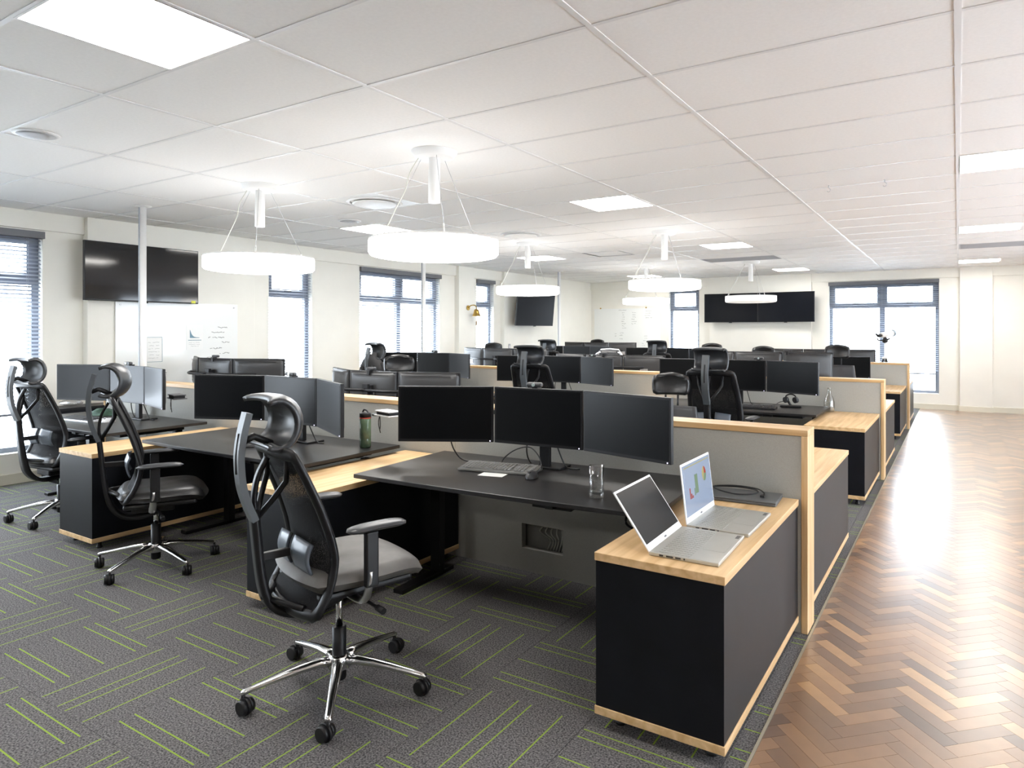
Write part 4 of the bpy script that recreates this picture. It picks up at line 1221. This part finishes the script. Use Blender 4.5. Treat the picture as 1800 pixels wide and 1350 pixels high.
k3 = kput(make_keyboard(M['alu_l'], M['key_d']), -6.33, 2.80, .10, 'pale silver keyboard on the left-hand desk of the front row')
k4 = kput(copy_tree(k2), -1.72, 6.74, .05, 'black keyboard on the right-hand desk of the middle row')
m1 = kput(make_mouse(M['plastic2']), -1.875, 2.93, .2, 'black mouse at the right end of the grey keyboard', 'mouse', DZ, 'computer mice')
m2 = kput(copy_tree(m1), -3.96, 2.74, -.8, 'black mouse in front of the black keyboard, just behind a headrest', 'mouse', DZ, 'computer mice')
m3 = make_mouse(M['alu_l']); kput(m3, -6.02, 2.86, .1, 'pale mouse beside the pale silver keyboard', 'mouse', DZ, 'computer mice')
o = MB().box(-.07, .07, -.04, .04, 0, .0012).build('paper_slip', M['paper'], loc=(-2.09, 2.885, DZ), parent=None); o.rotation_euler = (0, 0, .2)
tag(o, 'white slip of paper poking out from under the grey keyboard', 'paper')
o = MB().tube(spline([(-.03, .04, .002), (-.01, .05, .045), (.06, .06, .095), (.15, .06, .115), (.23, .03, .075), (.26, .0, .02), (.25, -.05, .0)], 8), .0035, 6).build('keyboard_cable', M['cable'], loc=(-2.15, 3.045, DZ+.006))
tag(o, 'thin black cable arching up behind the grey keyboard', 'cable', 'cables on the nearest desk')
o = MB().tube(spline([(-2.47, 2.99, .86), (-2.46, 3.02, .78), (-2.42, 3.06, .72), (-2.3, 3.11, .711), (-2.1, 3.12, .7095), (-1.98, 3.13, .7095)], 8), .004, 6).build('monitor_cable', M['cable'])
tag(o, 'thin black cable hanging from the left monitor to the nearest desk', 'cable', 'cables on the nearest desk')
def crumple2(u, v):
    a = 2*PI*v; r_ = .17*u*(1+.12*math.sin(3*a)+.05*math.sin(7*a))
    return (r_*math.cos(a)*1.2, r_*math.sin(a)*.55, .045*(1-u**3)*(1+.25*math.sin(5*a+6*u))+.002)
o = MB().grid(crumple2, 8, 28).build('folded_cloth', M['cloth'], loc=(-6.62, 3.10, DZ)); tag(o, 'folded dark green cloth on the left-hand desk', 'cloth')

# ------------------------------------------------------------------ glass tumbler, bottles
t = empty('glass_tumbler', (-1.405, 2.745, DZ), 0, 'tall clear glass tumbler on the nearest desk', 'glass')
MB().lathe([(.001, 0), (.030, 0), (.0325, .004), (.0345, .145), (.0325, .145), (.0300, .022), (.001, .020)], 28, cap=False).build('glass_body', M['tumbler'], t)
MB().lathe([(.001, .021), (.0298, .022), (.0302, .034), (.001, .034)], 24, cap=False).build('water', M['water'], t)
t = empty('water_bottle', (-3.295, 3.13, DZ), 0, 'green water bottle with black cap on the middle desk', 'bottle')
MB().lathe([(.001, 0), (.033, 0), (.037, .006), (.037, .055), (.0355, .06), (.037, .065), (.037, .185), (.034, .192)], 28).build('bottle_body', M['greenb'], t)
MB().lathe([(.0365, .190), (.0365, .196)], 24).build('red_ring', M['red'], t)
MB().lathe([(.0375, .197), (.0375, .222), (.033, .228), (.012, .231)], 24).tube(spline([(-.025, 0, .226), (-.012, 0, .245), (.012, 0, .242), (.027, 0, .226)], 5), .006, 8).build('cap', M['plastic'], t)
t = empty('carafe', (-1.105, 7.31, .6505), 0, 'empty clear glass bottle standing by the partition of the middle row', 'bottle')
MB().lathe([(.001, 0), (.044, 0), (.050, .006), (.052, .05), (.050, .10), (.040, .14), (.022, .175), (.017, .20), (.017, .235), (.020, .24), (.018, .24), (.015, .235), (.015, .20), (.020, .173), (.037, .14), (.047, .10), (.049, .05), (.047, .010), (.001, .006)], 28, cap=False).build('glass_body', M['clear'], t)

# ------------------------------------------------------------------ small devices clipped beside the monitors
def gadget(x, y, z, rz, top, label):
    t = empty('docking_shelf', (x, y, z), rz, label, 'shelf bracket', 'small shelves beside the monitors')
    MB().box(-.09, .09, -.05, .05, 0, .008).build('tray', M[top], t, .002)
    MB().box(-.075, .07, -.04, .04, .008, .026).build('device', M['plastic'], t, .004)
    MB().box(-.085, .075, -.045, .045, .0265, .034).build('lid', M[top], t, .002)
    MB().tube([(-.09, 0, .004), (-.15, 0, -.005), (-.20, .01, -.01)], .010, 8).build('arm', M['plastic'], t)
    MB().tube(spline([(-.07, -.02, .0), (-.075, -.025, -.05), (-.06, -.02, -.11)], 5), .003, 6).tube(spline([(-.05, -.03, .0), (-.045, -.03, -.06), (-.05, -.03, -.085)], 5), .003, 6).build('cable', M['cable'], t)
    return t
gadget(-3.02, 3.06, .935, -.25, 'alu_l', 'small white and black docking shelf beside the green bottle')
gadget(-5.20, 2.97, .935, -.25, 'plastic2', 'small black docking shelf beside the left-hand front monitors')
gadget(-7.35, 4.55, 1.08, .0, 'plastic2', 'small black shelf arm behind the left-hand front desk')
# headset stand on the middle row
t = empty('headset', (-1.42, 7.02, DZ), .2, 'black headset resting on its stand under the right-hand monitor', 'headset')
MB().box(-.10, .10, -.05, .05, 0, .02).build('stand', M['plastic'], t, .006)
MB().tube([(.0, 0, .02), (-.03, 0, .07)], .012, 8).build('post', M['plastic'], t)
for sg in (-1, 1): MB().cyl((sg*.045-.01, -.01, .07), (sg*.045+.012, .01, .075), .030, n=16).build('ear_cup', M['plastic2'], t)
MB().tube(spline([(-.05, 0, .08), (-.04, 0, .115), (0, 0, .13), (.04, 0, .115), (.05, 0, .08)], 5), .007, 8).build('headband', M['plastic'], t)
MB().tube(spline([(-.06, -.01, .06), (-.10, -.03, .05), (-.13, -.05, .035)], 5), .003, 6).build('microphone', M['plastic'], t)
# cables inside the opening under the nearest desk
mb = MB()
for k in range(7):
    x = -2.13+.02*k
    mb.tube(spline([(x, 3.50, .12), (x+.03, 3.49, .2), (x-.05+.02*k, 3.50, .24), (x+.02, 3.51, .31)], 5), .004, 6)
o = mb.build('cable_bundle', M['cable_w']); tag(o, 'tangle of grey cables in the opening under the nearest desk', 'cables', kind='stuff')
o = MB().tube(spline([(-1.30, 3.2, .60), (-1.26, 3.22, .40), (-1.23, 3.25, .22), (-1.18, 3.3, .05)], 6), .004, 6).tube(spline([(-1.40, 3.1, .60), (-1.42, 3.1, .50), (-1.37, 3.12, .48), (-1.36, 3.1, .60)], 6), .006, 6).build('hanging_cables', M['cable'])
tag(o, 'loose black cables hanging below the nearest desk', 'cable')
